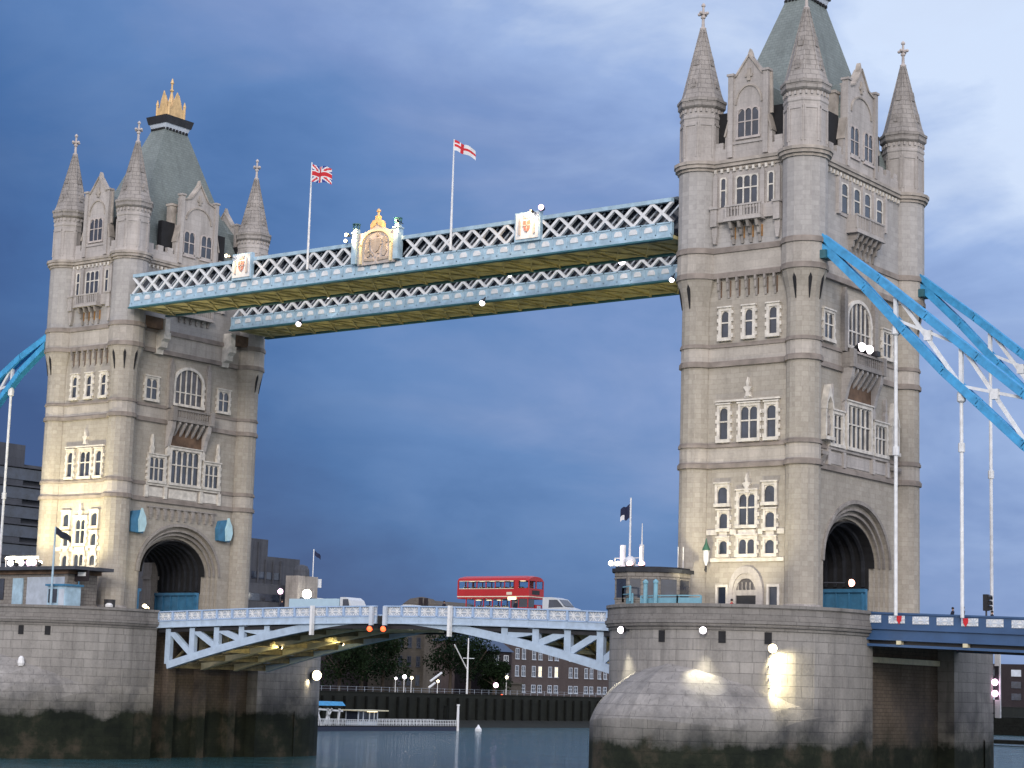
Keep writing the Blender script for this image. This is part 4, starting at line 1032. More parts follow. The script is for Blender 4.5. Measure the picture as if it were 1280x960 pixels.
# ---------------------------------------------------------------- SETTING: water, banks
MB().box(-9000,9000,-9000,9000,-40,-10).build('water',WATER).__setitem__('kind','structure')
bk_=MB(); bk_.box(-3000,-134,-3000,3000,-30,-4.6); bk_.build('ground',GRND)['kind']='structure'
bk2=MB(); bk2.box(-134.0,900,560,3000,-30,-4.4); bk2.build('far_bank_ground',GRND)['kind']='structure'
tag(MB().box(-134,-133.2,-300,560,-14,-3.5).box(-134.6,-133.1,-300,560,-3.5,-3.3).build('quay_wall',QUAY),'long dark stone quay wall along the far bank','wall')
fb=MB(); 
for k in range(60):
    y=100+k*3.2
    x=-132.9; fb.box(x-.15,x+.25,y-.15,y+.15,-12,-4.2)
tag(fb.build('fender_pile_row',WOOD),'row of dark timber fenders against the quay wall','fenders')
# foreshore stones
fs=MB(); fs.fprism(lambda u,d,z:(u,d,z),[(-133.1,-8.6),(-133.1,-12),(-118,-12)],100,420); fs.build('foreshore',QUAY)['kind']='structure'
# ---------------------------------------------------------------- BUILDINGS
def grid_windows(B,m_,u0,u1,z0,nz,dz,nu,w,h,frame=WHT,pane=GLS,lit=(),sill=True,name='window'):
    du=(u1-u0)/nu
    for j in range(nz):
        for i in range(nu):
            u=u0+du*(i+.5); z=z0+dz*j
            f=MB(); f.fbox(m_,u-w/2-.12,u-w/2,-.05,.1,z,z+h); f.fbox(m_,u+w/2,u+w/2+.12,-.05,.1,z,z+h); f.fbox(m_,u-w/2-.12,u+w/2+.12,-.05,.102,z+h,z+h+.14)
            if sill: f.fbox(m_,u-w/2-.2,u+w/2+.2,-.05,.2,z-.2,z)
            f.fbox(m_,u-.05,u+.05,-.05,.08,z,z+h); f.fbox(m_,u-w/2,u+w/2,-.05,.078,z+h*.5-.05,z+h*.5+.05)
            fo=f.build(name,frame,B); MB().fbox(m_,u-w/2,u+w/2,-.05,.03,z,z+h).build('pane',LWS if (i,j) in lit else pane,fo)
# buildings face the river (+x) and downstream (-y)
def fx(x): return lambda u,d,z:(x+d,u,z)
def fy(y): return lambda u,d,z:(u,y-d,z)
G0=-4.6
B=thing('warehouse','long brown brick warehouse with rows of arched windows below the near bascule','building',(-150,234,G0))
MB().box(-172,-150,214,266,G0,8.6).build('wall',BRK,B); MB().fprism(lambda u,d,z:(u,d,z),[(-172.5,8.6),(-149.6,8.6),(-149.6,8.9),(-161,12),(-172.5,8.9)],213.7,266.3).build('roof',ROOFB,B)
for (a,b_) in ((215.5,220.5),(222,227),(228.5,233.5),(237,241.5),(243.5,248),(249,254)):
    grid_windows(B,fx(-150),a,b_,-2.6+0,1,3,2,1.3,1.5,frame=WGB)
    grid_windows(B,fx(-150),a,b_,1.0,2,3.9,2,1.1,2.2,frame=BRKD if False else WGB,lit=((1,0),) if a in (222,228.5) else ())
B=thing('townhouse','dark brick house with white windows and blue slate roof beside the warehouse','building',(-152,207,G0))
MB().box(-156,-149,201.5,213.3,G0,6.2).build('wall',BRKD,B)
rf=MB(); rf.zprism([(-156.4,201),(-148.5,201),(-148.5,213.6),(-156.4,213.6)],6.2,8.6,[(-154.5,203.5),(-150.5,203.5),(-150.5,211),(-154.5,211)]); ro=rf.build('roof',ROOFB,B)
MB().zprism([(-154,204.5),(-151,204.5),(-151,210),(-154,210)],8.6,10.6,[(-153,207),(-152,207),(-152,208),(-153,208)]).build('roof_lantern',ROOFB,ro)
grid_windows(B,fx(-149),202,213,0.2,2,3.2,3,1.5,1.9)
pc=MB().box(-149,-145.5,205,213.5,-1.0,-.6); pc.box(-149,-145.8,205.4,213.2,-4.6,-1.0); pc.build('entrance_block',PALEB,B)
B=thing('stone_house','pale three storey stone house between dark trees under the bascule joint','building',(-153,178,G0))
MB().box(-157,-150,173,183,G0,9.8).build('wall',PALEB,B); MB().box(-157.4,-149.6,172.6,183.4,9.8,10.3).build('roof',ROOFB,B)
grid_windows(B,fx(-150),173.5,182.5,-1.8,3,4.0,3,1.1,2.0,frame=CONC,lit=())
B=thing('office_block','stepped grey concrete office block just right of the floodlit tower','building',(-168,140,G0))
w=MB()
w.box(-186,-168,118,138,G0,33.6); w.box(-186,-168.01,138,152,G0,27.5); w.box(-186,-168.02,152,162,G0,24); w.box(-186,-164,128,160,G0,18.0)
w.build('wall',CONC,B)
wb=MB()
for z in (19.2,22.6): wb.fbox(fx(-168),134.5,156 if z<20 else 146,0,.12,z,z+1.5)
for z in (28.6,31): wb.fbox(fx(-168),119,133.5,0,.12,z,z+1.3)
for z in (8,11.2,14.4): wb.fbox(fx(-164),129,159,0,.12,z,z+1.5)
wb.build('window_band',GLS,B)
wp=MB()
for k in range(17): y=119+k*2.3; wp.fbox(fx(-168),y,y+.35,.12,.4,18,33 if y<137 else (27 if y<150 else 23.3))
wp.build('concrete_fin',CONC,B)
B=thing('white_rooftop_tower','small pale block with domed top beside the flagpole beyond the deck','building',(-160,154,G0))
MB().box(-162,-158.5,151.5,157.5,G0,19.9).build('wall',PST,B); MB().lathe(-160,154,[(1.7,19.9),(1.6,21.2),(1.2,22.0),(.4,22.3)],12).build('dome',CONC,B); MB().fbox(fx(-157.7),152.5,155.5,0,.1,20.2,20.2+.01).build('dome_louvre',BLK,B) if False else None
mbw=MB(); mbw.fbox(fx(-158.5),152.2,156.8,0,.15,14,15.5); mbw.build('window_band',GLS,B)
B=thing('dark_office_tower','dark glazed office building at the left edge behind the far tower','building',(-175,72,G0))
w=MB(); w.box(-200,-175,40,92,G0,41); w.box(-205,-176,92,106,G0,37.5); w.build('wall',CONC,B)
wb=MB(); fl=MB()
for k in range(10):
    z=2+k*3.6; wb.fbox(fx(-175),40.5,104,-.9,.12,z,z+2.1); fl.fbox(fx(-175),40,106,-.9,.5,z+2.3,z+2.6)
wb.build('window_band',GLS,B); fl.build('floor_ledge',CONC,B)
x_=MB(); m_=fx(-174.4)
for k in range(3): u=66+k*6; x_.bar(m_(u,0,17.5),m_(u+5,0,21),.5,.5); x_.bar(m_(u+5,0,17.5),m_(u,0,21),.5,.5)
x_.build('cross_brace',PALEB,B)
B=thing('riverside_terrace','dark low terrace glimpsed behind the trees left of the pale stone house','building',(-162,146,G0))
MB().box(-170,-160,95,186,G0,6.5).build('wall',BRKD,B); MB().fprism(lambda u,d,z:(u,d,z),[(-170.5,6.5),(-159.5,6.5),(-165,9.5)],94.6,186.4).build('roof',BRKD,B)
B=thing('distant_rooftops','low brown roofs with chimneys seen over the parapet behind the bus','building',(-250,315,G0))
w=MB(); w.box(-262,-250,305,335,G0,20.0); w.build('wall',PALEB,B)
r_=MB(); r_.fprism(lambda u,d,z:(u,d,z),[(-263,20.0),(-249,20.0),(-256,23.4)],312,335); r_.lathe(-256,311,[(6.5,20.0),(5.6,22.0),(3.5,23.6),(.5,24.2)],12); r_.build('roof',PALEB,B)
c_=MB(); 
for y in (304,306.5): c_.box(-251.5,-250.5,y,y+.7,20,23.6)
c_.build('chimney',BRKD,B)
# right-hand distant bank
for i,(x0,x1,y,h,lb) in enumerate(((-236,-180,600,13,'dark riverside block with scattered lit windows at the right edge, below the deck'),(-178,-120,640,16,'darker block beyond, at the far right edge below the deck'))):
    B=thing('riverside_block',lb,'building',((x0+x1)/2,y,G0)); MB().box(x0,x1,y,y+25,G0,h).build('wall',BRKD,B)
    for k in range(5):
        for j in range(3):
            f=MB().fbox(fy(y),x0+4+k*10,x0+8+k*10,0,.3,-1+j*4.6,1.6+j*4.6).build('window',WGB if (k+j)%3==0 else GLS,B)  # pale paint stands for the light in some windows
B=thing('lit_top_tower','distant building with a warm lit band, above the parapet at the right edge','building',(-186,640,G0))
MB().box(-201,-175,655,675,G0,38).build('wall',BRK,B); MB().box(-200,-176,654.6,655,38.2,39.8).build('lit_band',LDIM,B); rr=MB().box(-201.5,-174.5,654.8,676,39.8,40.5).box(-190,-181,660,670,40.5,44); rr.rod((-186,664,44),(-186,664,49),.35,6); rr.build('roof',CONC,B)
# ---------------------------------------------------------------- TREES
def tree(x,y,h,r,label,mat,seed,group='trees on the far bank'):
    rg=random.Random(seed); T_=thing('broadleaf_tree',label,'tree',(x,y,G0),group)
    t=MB(); t.rod((x,y,G0),(x+.2,y,G0+h*.45),.45,8,.28)
    tips=[]
    for k in range(7):
        a=rg.random()*2*PI; e=(x+math.cos(a)*r*.6,y+math.sin(a)*r*.6,G0+h*(.5+.35*rg.random())); t.rod((x+.2,y,G0+h*(.3+.15*rg.random())),e,.18,6,.06); tips.append(e)
    t.build('trunk',BARK,T_)
    c=MB(); cl=[]
    for k in range(16):
        a=rg.random()*2*PI; q=rg.random()**.5*r*.75; cl.append((x+math.cos(a)*q,y+math.sin(a)*q,G0+h*(.34+.5*rg.random()),r*(.3+.22*rg.random())))
    for k in range(3200):
        cx,cy,cz,cr=cl[k%16]
        v=Vector((rg.gauss(0,1),rg.gauss(0,1),rg.gauss(0,.85))); v=v.normalized()*cr*(.55+.5*rg.random())
        p=Vector((cx,cy,cz))+v; s_=.16+.2*rg.random()
        a=Vector((rg.gauss(0,1),rg.gauss(0,1),rg.gauss(0,1))).normalized(); b_=a.cross(Vector((rg.gauss(0,1),rg.gauss(0,1),rg.gauss(0,1)))).normalized()
        c.add([p-a*s_,p-b_*s_*.6,p+a*s_,p+b_*s_*.6],[(0,1,2,3)])
    c.build('crown',mat,T_,recalc=False)
TREES=[(-143,148,12,6.5,'broad dark tree just right of the far pier lamp'),(-145,157,15,6.5,'dark tree left of the pale stone house'),(-147,166,15,5.5,'tree crown touching the left side of the pale stone house'),(-145,186,16,6.5,'tall dark tree behind the white mast'),(-146,194,16,6.5,'dark tree between the mast and the dark brick house'),(-150,140,13,7,'tree half hidden behind the far pier'),(-143,199,9,4.0,'low dark bush beside the townhouse entrance'),(-150,204,14,4.5,'narrow dark tree crown rising left of the blue slate roof')]
for i,(x,y,h,r,l) in enumerate(TREES): tree(x,y,h,r,l,LEAF if i%2 else LEAF2,i+3)
# ---------------------------------------------------------------- bank details
T_=thing('signal_mast','white signal mast with slanting gaff on the far bank under the bascule','mast',(-136,182,-3.3))
m=MB().rod((-136,180.5,-3.6),(-136,180.5,8.3),.22,8,.12); m.build('pole',SIGNP,T_); MB().rod((-136,178.9,4.1),(-136,182.6,4.1),.09,6).build('yard',SIGNP,T_); MB().rod((-136,180.5,1.6),(-136,175.8,6.8),.12,6).build('gaff',SIGNP,T_)
def streetlamp(x,y,h,label,mat,r=.3,grp='lamps on the far bank',base=-4.6):
    T_=thing('street_lamp',label,'lamp post',(x,y,base),grp)
    MB().rod((x,y,base),(x,y,base+h),.09,6,.06).build('post',SIGNP if mat is not LP else DARK,T_); MB().ball((x+.1,y,base+h+r*.5),r,10,6).build('lamp_globe',mat,T_,smooth=True)
for x,y,h,l,mt,r in ((-137,158.3,3.9,'cluster lamp, leftmost small white light on the far bank',LW,.26),(-137,161.0,4.2,'white lamp globe on a short pale post below the trees',LW,.42),(-137,163.3,4.1,'orange tinted lamp right of the white globe',LY,.3),(-140,175.6,3.6,'small warm lamp in front of the pale stone house',LY,.28),(-136,190.4,3.0,'pinkish white lamp left of the dark brick house',LP,.55),(-139,198.2,4.9,'warm orange lamp beside the dark brick house door',LY,.32),(-136,192.6,.9,'red signal lamp low on the quay',LR,.34)): streetlamp(x,y,h,l,mt,r)
T_=thing('street_lamp','dazzling street lamp beyond the deck right of the far tower','lamp post',(-155,150.5,G0)); MB().rod((-155,150.5,G0),(-155,150.5,15.6),.15,8).build('post',DARK,T_); MB().ball((-155,150.5,16.0),.95,14,8).build('lamp_globe',emis('lamp_bright_glow',(1,.95,.8),14),T_,smooth=True)
T_=thing('street_lamp','pink street lamp in front of the stepped office block','lamp post',(-155,142.6,G0)); MB().rod((-155,142.6,G0),(-155,142.6,15.8),.12,8).build('post',DARK,T_); MB().ball((-155,142.6,16.1),.55,12,8).build('lamp_globe',LP,T_,smooth=True)
T_=thing('flagpole','distant white flagpole with small dark flag beyond the far bascule','flagpole',(-160,157.5,14)); MB().rod((-160,157.5,G0),(-160,157.5,25.8),.16,8,.1).build('pole',SIGNP,T_)
flagmesh('flag',T_,(-159.8,157.6,25.4),(.9,.9,0),.9,1.0,lambda u,v:1,[FR,FNV,FWm],8,6,.2); MB().box(-161.2,-158.6,156,159.5,15.2,15.6).box(-160.7,-159,157.8,159.2,17.8,19.6).build('platform',SIGNP,T_)
wk=thing('parked_lifeboat_ramp','two slanting white gangway rails on the far bank below the trees','gangway',(-136,168,-3.3)); MB().bar((-135,167.0,-.9),(-135,170.6,.9),.3,.3).bar((-134.8,166.3,-2.2),(-134.8,168.3,-1.2),.3,.3).build('rail',SIGNP,wk); pieces(MB().rod((-135,167.2,-4.6),(-135,167.2,-.9),.1,6).rod((-135,170.2,-4.6),(-135,170.2,.7),.1,6),'support',DARK,wk)
# quay railing
rl=MB()
for z in (-2.4,-2.9): rl.bar((-133.6,120,z),(-133.6,300,z),.03,.03)
for k in range(72): rl.box(-133.62,-133.58,120+k*2.5-.03,120+k*2.5+.03,-3.4,-2.35)
tag(rl.build('quay_railing',PARB),'thin grey railing along the top of the quay wall','railing')
# pontoon with railings, kiosk, gangway frame
T_=thing('pontoon','long floating pier with white railings and a dark hull below the bascule','floating pier',(-112,125,-10))
MB().box(-116,-110,98,145,-10.5,-9.3).build('hull',plain('navy_hull',(.015,.02,.05),.5),T_)
MB().box(-116,-110,98,145,-9.3,-9.15).build('deck',WOOD,T_)
r_=MB()
for z in (-8.1,-8.7): r_.bar((-110,98,z),(-110,145,z),.09,.09); r_.bar((-116,98,z),(-116,145,z),.09,.09)
for k in range(95): y=98+k*.5; r_.box(-110.04,-109.96,y-.045,y+.045,-9.15,-8.05)
for k in range(48): y=98+k; r_.box(-116.04,-115.96,y-.045,y+.045,-9.15,-8.05)
r_.build('railing',WHT,T_)
T_=thing('pontoon_kiosk','small glazed kiosk with warm lit flat roof on the floating pier','kiosk',(-113,121.5,-9.15))
k_=MB().box(-114.5,-111.5,118,123.4,-9.1,-8.4); 
for y in (118,119.3,121,122.3,123.2): k_.box(-114.5,-114.35,y,y+.2,-8.4,-6.6); k_.box(-111.65,-111.5,y,y+.2,-8.4,-6.6)
k_.build('frame',WGB,T_); MB().box(-114.4,-111.6,118.1,123.3,-8.4,-6.6).build('glazing',GLS,T_); MB().box(-115,-110.8,117,125.5,-6.6,-6.4).build('roof',CREAM,T_); MB().box(-111.2,-110.9,120,122.5,-6.75,-6.62).build('roof_light',LDIM,T_)
T_=thing('gangway_frame','white braced gangway frame with blue roof at the pier end of the pontoon','gangway',(-113,107,-9.15))
g_=MB()
for y0,y1 in ((103.5,105.5),(107,105.6),(107.5,109.6),(111.2,111.6),(109.2,108.4)): g_.bar((-110.3,y0,-9.1),(-110.3,y1,-6.2),.3,.3); g_.bar((-113,y0,-9.1),(-113,y1,-6.2),.3,.3)
g_.bar((-110.3,103,-6.2),(-110.3,112.4,-6.6),.3,.3); g_.build('frame',SIGNP,T_); MB().hexa([(-114,105,-5.7),(-109.8,105,-5.7),(-109.8,112.6,-5.7),(-114,112.6,-5.7)],[(-114,105.4,-5.0),(-110.2,105.4,-5.0),(-110.2,112.2,-5.0),(-114,112.2,-5.0)]).build('canopy',CHB,T_)
T_=thing('mooring_post','tall white mooring post at the right end of the floating pier','post',(-110,144.7,-10)); MB().rod((-110,144.7,-10.5),(-110,144.7,-5.4),.28,8,.22).build('post',SIGNP,T_); MB().lathe(-110,144.7,[(.3,-5.4),(.3,-5.1)],8).build('cap',SIGNP,T_)
T_=thing('mooring_pile','dark tarred timber pile standing right of the white mooring post','pile',(-118,151,-12)); MB().rod((-118,151,-12),(-118,151,-5.5),.45,8).build('pile',WOOD,T_)
tag(MB().lathe(-108,148.5,[(.3,-10.2),(.65,-10.0),(.65,-9.6),(.3,-9.2),(.1,-8.8)],10).build('mooring_buoy',WHT),'small pale buoy floating at the right end of the pontoon','buoy')
# right-hand pontoon and piles
T_=thing('timber_jetty','dark timber jetty with tall piles on the water at the right edge','jetty',(-10,215,-10)); MB().box(-60,60,214,220,-9.6,-8.9).build('deck',WOOD,T_)
for x in (-20.2,-16.5,-10): MB().rod((x,212,-12),(x,212,-1.5),.7,8).build('pile',WOOD,T_)
tag(MB().box(-160,60,330,345,-10.5,-7.5).box(-150,-20,331,338,-7.5,-5.5).build('moored_barge',WOOD),'low dark barge moored beyond the timber jetty at right','barge')
for i,(x,y,z,mt,r) in enumerate(((-99,402,4.5,LW,.6),(-88,400,4.8,LY,.6),(-91,402,8.5,LG,.45),(-80,402,9.5,LR,.45))):
    T_=thing('bank_light',['white lamp left of the jetty piles at the far right','warm lamp at the right edge above the jetty','faint green lamp above the jetty piles','faint red lamp at the right edge under the deck'][i],'lamp',(x,y,-8),group=None); MB().rod((x,y,-10.5),(x,y,z-r),.15,6).build('post',DARK,T_); MB().ball((x,y,z),r,8,6).build('lamp_globe',mt,T_)
# tide board with lamps at right end of near pier
T_=thing('channel_marker_board','vertical white and black marker board with two pink lamps past the near pier','marker',(51.3,17.6,-3))
q=MB(); q.box(51.5,52.0,17.0,17.2,1.6,3.2); q.box(51.5,52.0,17.0,17.2,-3.0,-1.4); q.box(51.9,52.02,17.02,17.18,-3,3.2); q.build('white_board',SIGNP,T_); MB().box(51.5,51.88,17.0,17.2,-1.4,1.6).build('black_board',DARK,T_)
q=MB(); q.bar((50.3,16.9,2.9),(51.6,17.1,2.9),.1,.1); q.bar((50.3,16.9,-2.6),(51.6,17.1,-2.6),.1,.1); q.build('bracket',DARK,T_)
for z in (-1.35,-.35): MB().ball((51.65,16.7,z+.5),.3,10,6).build('marker_lamp',LP,T_,smooth=True)
tag(MB().box(50.4,50.75,-6.0,7.2,1.3,1.75).build('steel_beam',CREAM),'pale steel beam fixed across the shaded pier face under the approach span','beam')
# ---------------------------------------------------------------- pier-top furniture, near pier
T_=thing('control_cabin','dark stone control cabin with bay windows on the near pier','cabin',(36.2,-15.2,4.2))
pl_=[(32.2,-13.4),(32.2,-15.4),(33.1,-16.9),(34.6,-17.3),(37.0,-16.4),(38.0,-14.9),(38.0,-13.2)]
def inset(P_,k,c=(35.1,-15.0)): return [(c[0]+(x-c[0])*k,c[1]+(y-c[1])*k) for x,y in P_]
MB().zprism(pl_,4.2,5.7).build('lower_wall',CABM,T_)
MB().zprism(pl_,5.7,7.7).build('upper_wall',CABM,T_)
for i,(x,y) in enumerate(pl_):
    x2,y2=pl_[(i+1)%len(pl_)]; L=math.hypot(x2-x,y2-y); ux,uy=(x2-x)/L,(y2-y)/L; nx,ny=uy,-ux
    if (x-35.1)*nx+(y+15)*ny<0: nx,ny=-nx,-ny
    m_=lambda u,d,z:(x+ux*u+nx*d,y+uy*u+ny*d,z)
    k_=max(1,int(L/1.15)); g_=L/k_
    for k in range(k_):
        a_=MB(); a_.fbox(m_,g_*k+.2,g_*(k+1)-.2,-.02,.03,5.95,7.5); wi=a_.build('window',GLS,T_)
        a_=MB(); a_.fbox(m_,g_*k+.12,g_*(k+1)-.12,0,.09,5.85,5.95); a_.fbox(m_,g_*k+.12,g_*(k+1)-.12,0,.09,7.5,7.6); a_.build('window_frame',CABM,wi)
MB().zprism(inset(pl_,1.02),7.7,8.05).build('lintel',CABM,T_); MB().zprism(inset(pl_,1.1),8.05,8.35).zprism(inset(pl_,1.0),8.35,8.5).build('roof',CAVE,T_)
tag(MB().ball((33.4,-15.2,9.0),.5,14,9).lathe(33.4,-15.2,[(.2,8.5),(.2,8.6)],8).build('radar_dome',VANW,smooth=True),'white radar dome on the near cabin roof','radar dome')
for i,(x,y) in enumerate(((34.3,-16.6),(35.4,-16.5),)): lamp('roof_floodlight','pink floodlight on the roof edge of the near cabin, '+('left one' if i==0 else 'right one'),'floodlight',(x,y,8.72),.26,emis('lamp_pink%d'%i,(1,.5,.5),6),group='lamps on the cabin roof',hood=(0,.3,-1))
for i,x in enumerate((37.0,37.5)): tag(MB().rod((x,-13.5,8.5),(x,-13.5,10.3),.03,5).build('roof_aerial',SIGNP),['thin white aerial on the cabin roof, left of the pair','thin white aerial on the cabin roof, nearer the tower'][i],'aerial','aerials on the cabin roof')
# railing along pier edge: turquoise
def railing(pts,z0,h,mat,label,solid=False):
    r=MB()
    for (x,y),(x2,y2) in zip(pts,pts[1:]):
        r.bar((x,y,z0+h),(x2,y2,z0+h),.1,.1)
        if solid: r.bar((x,y,z0+h*.45),(x2,y2,z0+h*.45),.05,h*.8)
        else: r.bar((x,y,z0+h*.5),(x2,y2,z0+h*.5),.06,.06)
        L=math.hypot(x2-x,y2-y); n=max(1,int(L/1.5))
        for k in range(n+1): a=k/n; r.box(x+(x2-x)*a-.06,x+(x2-x)*a+.06,y+(y2-y)*a-.06,y+(y2-y)*a+.06,z0,z0+h)
    return tag(r.build('railing',mat),label,'railing')
TQ=plain('turquoise_rail',(.17,.36,.45),.5)
def rimpt(cx,r,adeg): a=R(adeg); return (cx+r*math.cos(a),-YC+r*math.sin(a))
railing([rimpt(41.15,9.8,a) for a in (200,212,224,236)],5.6,1.2,TQ,'turquoise railing before the near cabin, at the pier edge',False)
railing([rimpt(41.15,9.6,a) for a in (186,200,212,224,236)],4.2,2.0,TQ,'solid turquoise screen behind the near pier coping',True)
railing([rimpt(41.15,9.7,a) for a in (246,258,270,282)],4.9,1.05,TQ,'low turquoise barrier between the near cabin and the tower',True)
for i,a in enumerate((251,258)):
    x,y=rimpt(41.15,9.9,a); tag(MB().lathe(x,y,[(.17,4.2),(.17,6.9),(.22,6.95),(.22,7.1),(.05,7.25)],10).build('bollard_post',TQ),'stout turquoise post '+('left' if i==0 else 'right')+' of the pair right of the near cabin','post','turquoise posts')
# lit masts on the near pier's left corner
T_=thing('flagpole','tall white flagpole floodlit pink with dark flag behind the near cabin','flagpole',(31.9,-13,4.2))
MB().rod((31.9,-13,4.2),(31.9,-13,14.6),.13,8,.07).build('pole',WHT,T_)
flagmesh('flag',T_,(31.85,-13,14.0),(-.75,-.3,0),.35,1.2,lambda u,v:2 if (u>.6 and v>.6) else 1,[FR,FNV,FWm],8,8,.15)
T_=thing('antenna_mast','short white mast with lit radar bars left of the near cabin','mast',(32.6,-13,4.2))
q=MB(); q.rod((31.2,-13.0,4.2),(31.2,-13.0,10.6),.2,8,.26); q.rod((33.1,-13.0,4.2),(33.1,-13.0,10.6),.16,8,.2); q.rod((33.1,-13,10.6),(33.1,-13,12.4),.07,6,.03)
q.bar((29.9,-13,8.9),(33.2,-13,8.9),.12,.12); q.bar((30.4,-13,9.5),(33.2,-13,9.5),.08,.08); q.bar((30.4,-13,8.9),(30.4,-13,9.5),.08,.08); q.build('mast_tube',WHT,T_)
MB().ball((30.0,-13,9.1),.22,8,5).ball((30.7,-13,9.05),.2,8,5).build('mast_lamp',LY,T_); spot(T_,(31.6,-14.2,6.2),(32,-12.9,12),260,50,(1,.65,.8),name='mast_light')
q=MB(); q.rod((31.2,-13.27,9.0),(31.2,-13.27,10.5),.05,6); q.rod((33.1,-13.2,8.6),(33.1,-13.2,10.4),.05,6); q.build('mast_tube_light',LP,T_)
# lantern on the near tower
T_=thing('wall_lantern','green topped wall lantern beside the lit windows of the near tower','lantern',(37.6,-10.9,10))
q=MB(); q.lathe(38.15,-10.95,[(.06,8.9),(.22,9.3),(.26,10.2)],6); q.build('lantern_glass',SIGNP,T_); MB().lathe(38.15,-10.95,[(.36,10.2),(.1,10.8),(.02,11.2)],6).build('lantern_roof',plain('green_copper',(.03,.12,.07),.6),T_); MB().bar((38.15,-10.95,8.9),(37.5,-10.1,8.6),.08,.08).rod((38.15,-10.95,8.4),(38.15,-10.95,8.95),.07,6).build('bracket',DARK,T_)
# pier floodlights
def onrim(cx,adeg,off,z): a=R(adeg); return (cx+(HW+off)*math.cos(a),-YC+(HW+off)*math.sin(a),z)
for i,(ad,z,lb) in enumerate(((245,3.2,'white floodlight high on the near pier, left of the weep hole'),(286,3.2,'white floodlight high on the near pier, centre'))):
    p=onrim(41.15,ad,.75,z); t_=onrim(41.15,ad,.9,-2.5); lamp('pier_floodlight',lb,'floodlight',p,.27,LW,1500,t_,62,(1,.93,.7),group='floodlights on the near pier',hood=Vector(p)-Vector(onrim(41.15,ad,2,z)),stem=onrim(41.15,ad,0,z))
for i,(z,lb) in enumerate(((1.95,'top lamp of the bright vertical row on the near pier'),(.65,'middle lamp of the vertical row on the near pier'),(-.35,'lower lamp of the vertical row on the near pier'),(-1.05,'small lowest lamp of the vertical row on the near pier'))):
    p=onrim(41.15,312.5,1.15,z); t_=onrim(41.15,319,-.2,z-1.6)
    lamp('pier_floodlight',lb,'floodlight',p,.34 if i==0 else (.24 if i<3 else .16),LY if i==0 else LW,(1000,420,380,40)[i],t_,130,(1,.86,.5),group='vertical lamp row on the near pier',hood=Vector(p)-Vector(onrim(41.15,312.5,2,z)),stem=onrim(41.15,312.5,0,z))
for x,y,z,lb in LIT: lamp('truss_lamp',lb,'lamp',(x,y,z),.16,LY,450,(x+(-4 if x<0 else -2),y+.9,z-1.0),150,(1,.85,.4),group='lamps under the bascule trusses',hood=(0,-1,.3))
p=(-30.2,17.0,-.9); lamp('pier_floodlight','dazzling lamp on the far pier corner under the bascule','floodlight',p,.55,LY,300,(-31.5,15.5,-2.5),120,(1,.85,.55),hood=(-1,0,0))
p=onrim(-41.15,205,.7,2.9)
lamp('pier_floodlight','floodlight on the far pier at the extreme left edge','floodlight',onrim(-41.15,221,.7,2.9),.32,LW,260,onrim(-41.15,224,-.2,-.5),60,(1,.95,.75),hood=(0,1,0))
tag(MB().lathe(-36.2,-20.6,[(.25,-.9),(.35,-.6),(.28,-.1),(.1,.1)],10).build('white_fitting',SIGNP),'small white fitting on the face of the far pier','fitting')
tag(MB().ball((31.6,-8.4,-.6),.55,12,8).rod((31.6,-8.4,-.6),(31.6,-8.9,1.5),.06,6).build('white_fitting',SIGNP,smooth=True),'round white fitting hanging at the left edge of the near pier','fitting')
# floodlights for the towers, set on the pier tops and under the walkways
def flood(label,p,t_,e,size,color,grp='uplighters on the pier tops',r=.25):
    return lamp('uplighter',label,'floodlight',p,r,LY,e,t_,size,color,group=grp,hood=Vector(p)-Vector(t_))
flood('uplighter on the left of the far cabin roof, lighting the tower',(-45.5,-17.2,9.7),(-43.2,-9.7,18.5),4200,125,(1,.88,.52))
flood('uplighter on the right of the far cabin roof, lighting the tower',(-38.2,-17.3,9.7),(-39.5,-9.7,19),4600,125,(1,.88,.52))
flood('uplighter in the middle of the far cabin roof, lighting the tower higher up',(-41.7,-17.4,9.75),(-41.5,-9.7,24),6000,75,(1,.9,.6))
flood('uplighter behind the parapet before the near tower door',(40.8,-19.2,4.9),(40.6,-9.7,13.5),4200,80,(1,.9,.62))
flood('uplighter on the far pier parapet near the roadway',(-30.9,-8.9,5.4),(-35,-3,16),500,100,(1,.88,.55))
YEL=(1,.82,.22)
for i,(x,y) in enumerate(((-30.5,-9.6),(30.2,-9.6),(-30.5,9.6),(30.2,9.6))):
    flood(['yellow uplighter at the far pier edge aimed at the near walkway','yellow uplighter at the near pier edge aimed at the near walkway','yellow uplighter at the far pier edge aimed at the far walkway','yellow uplighter at the near pier edge aimed at the far walkway'][i],(x,y,5.6),(x*.35,math.copysign(7.5,y),37),5200,75,YEL,'yellow uplighters below the walkways')
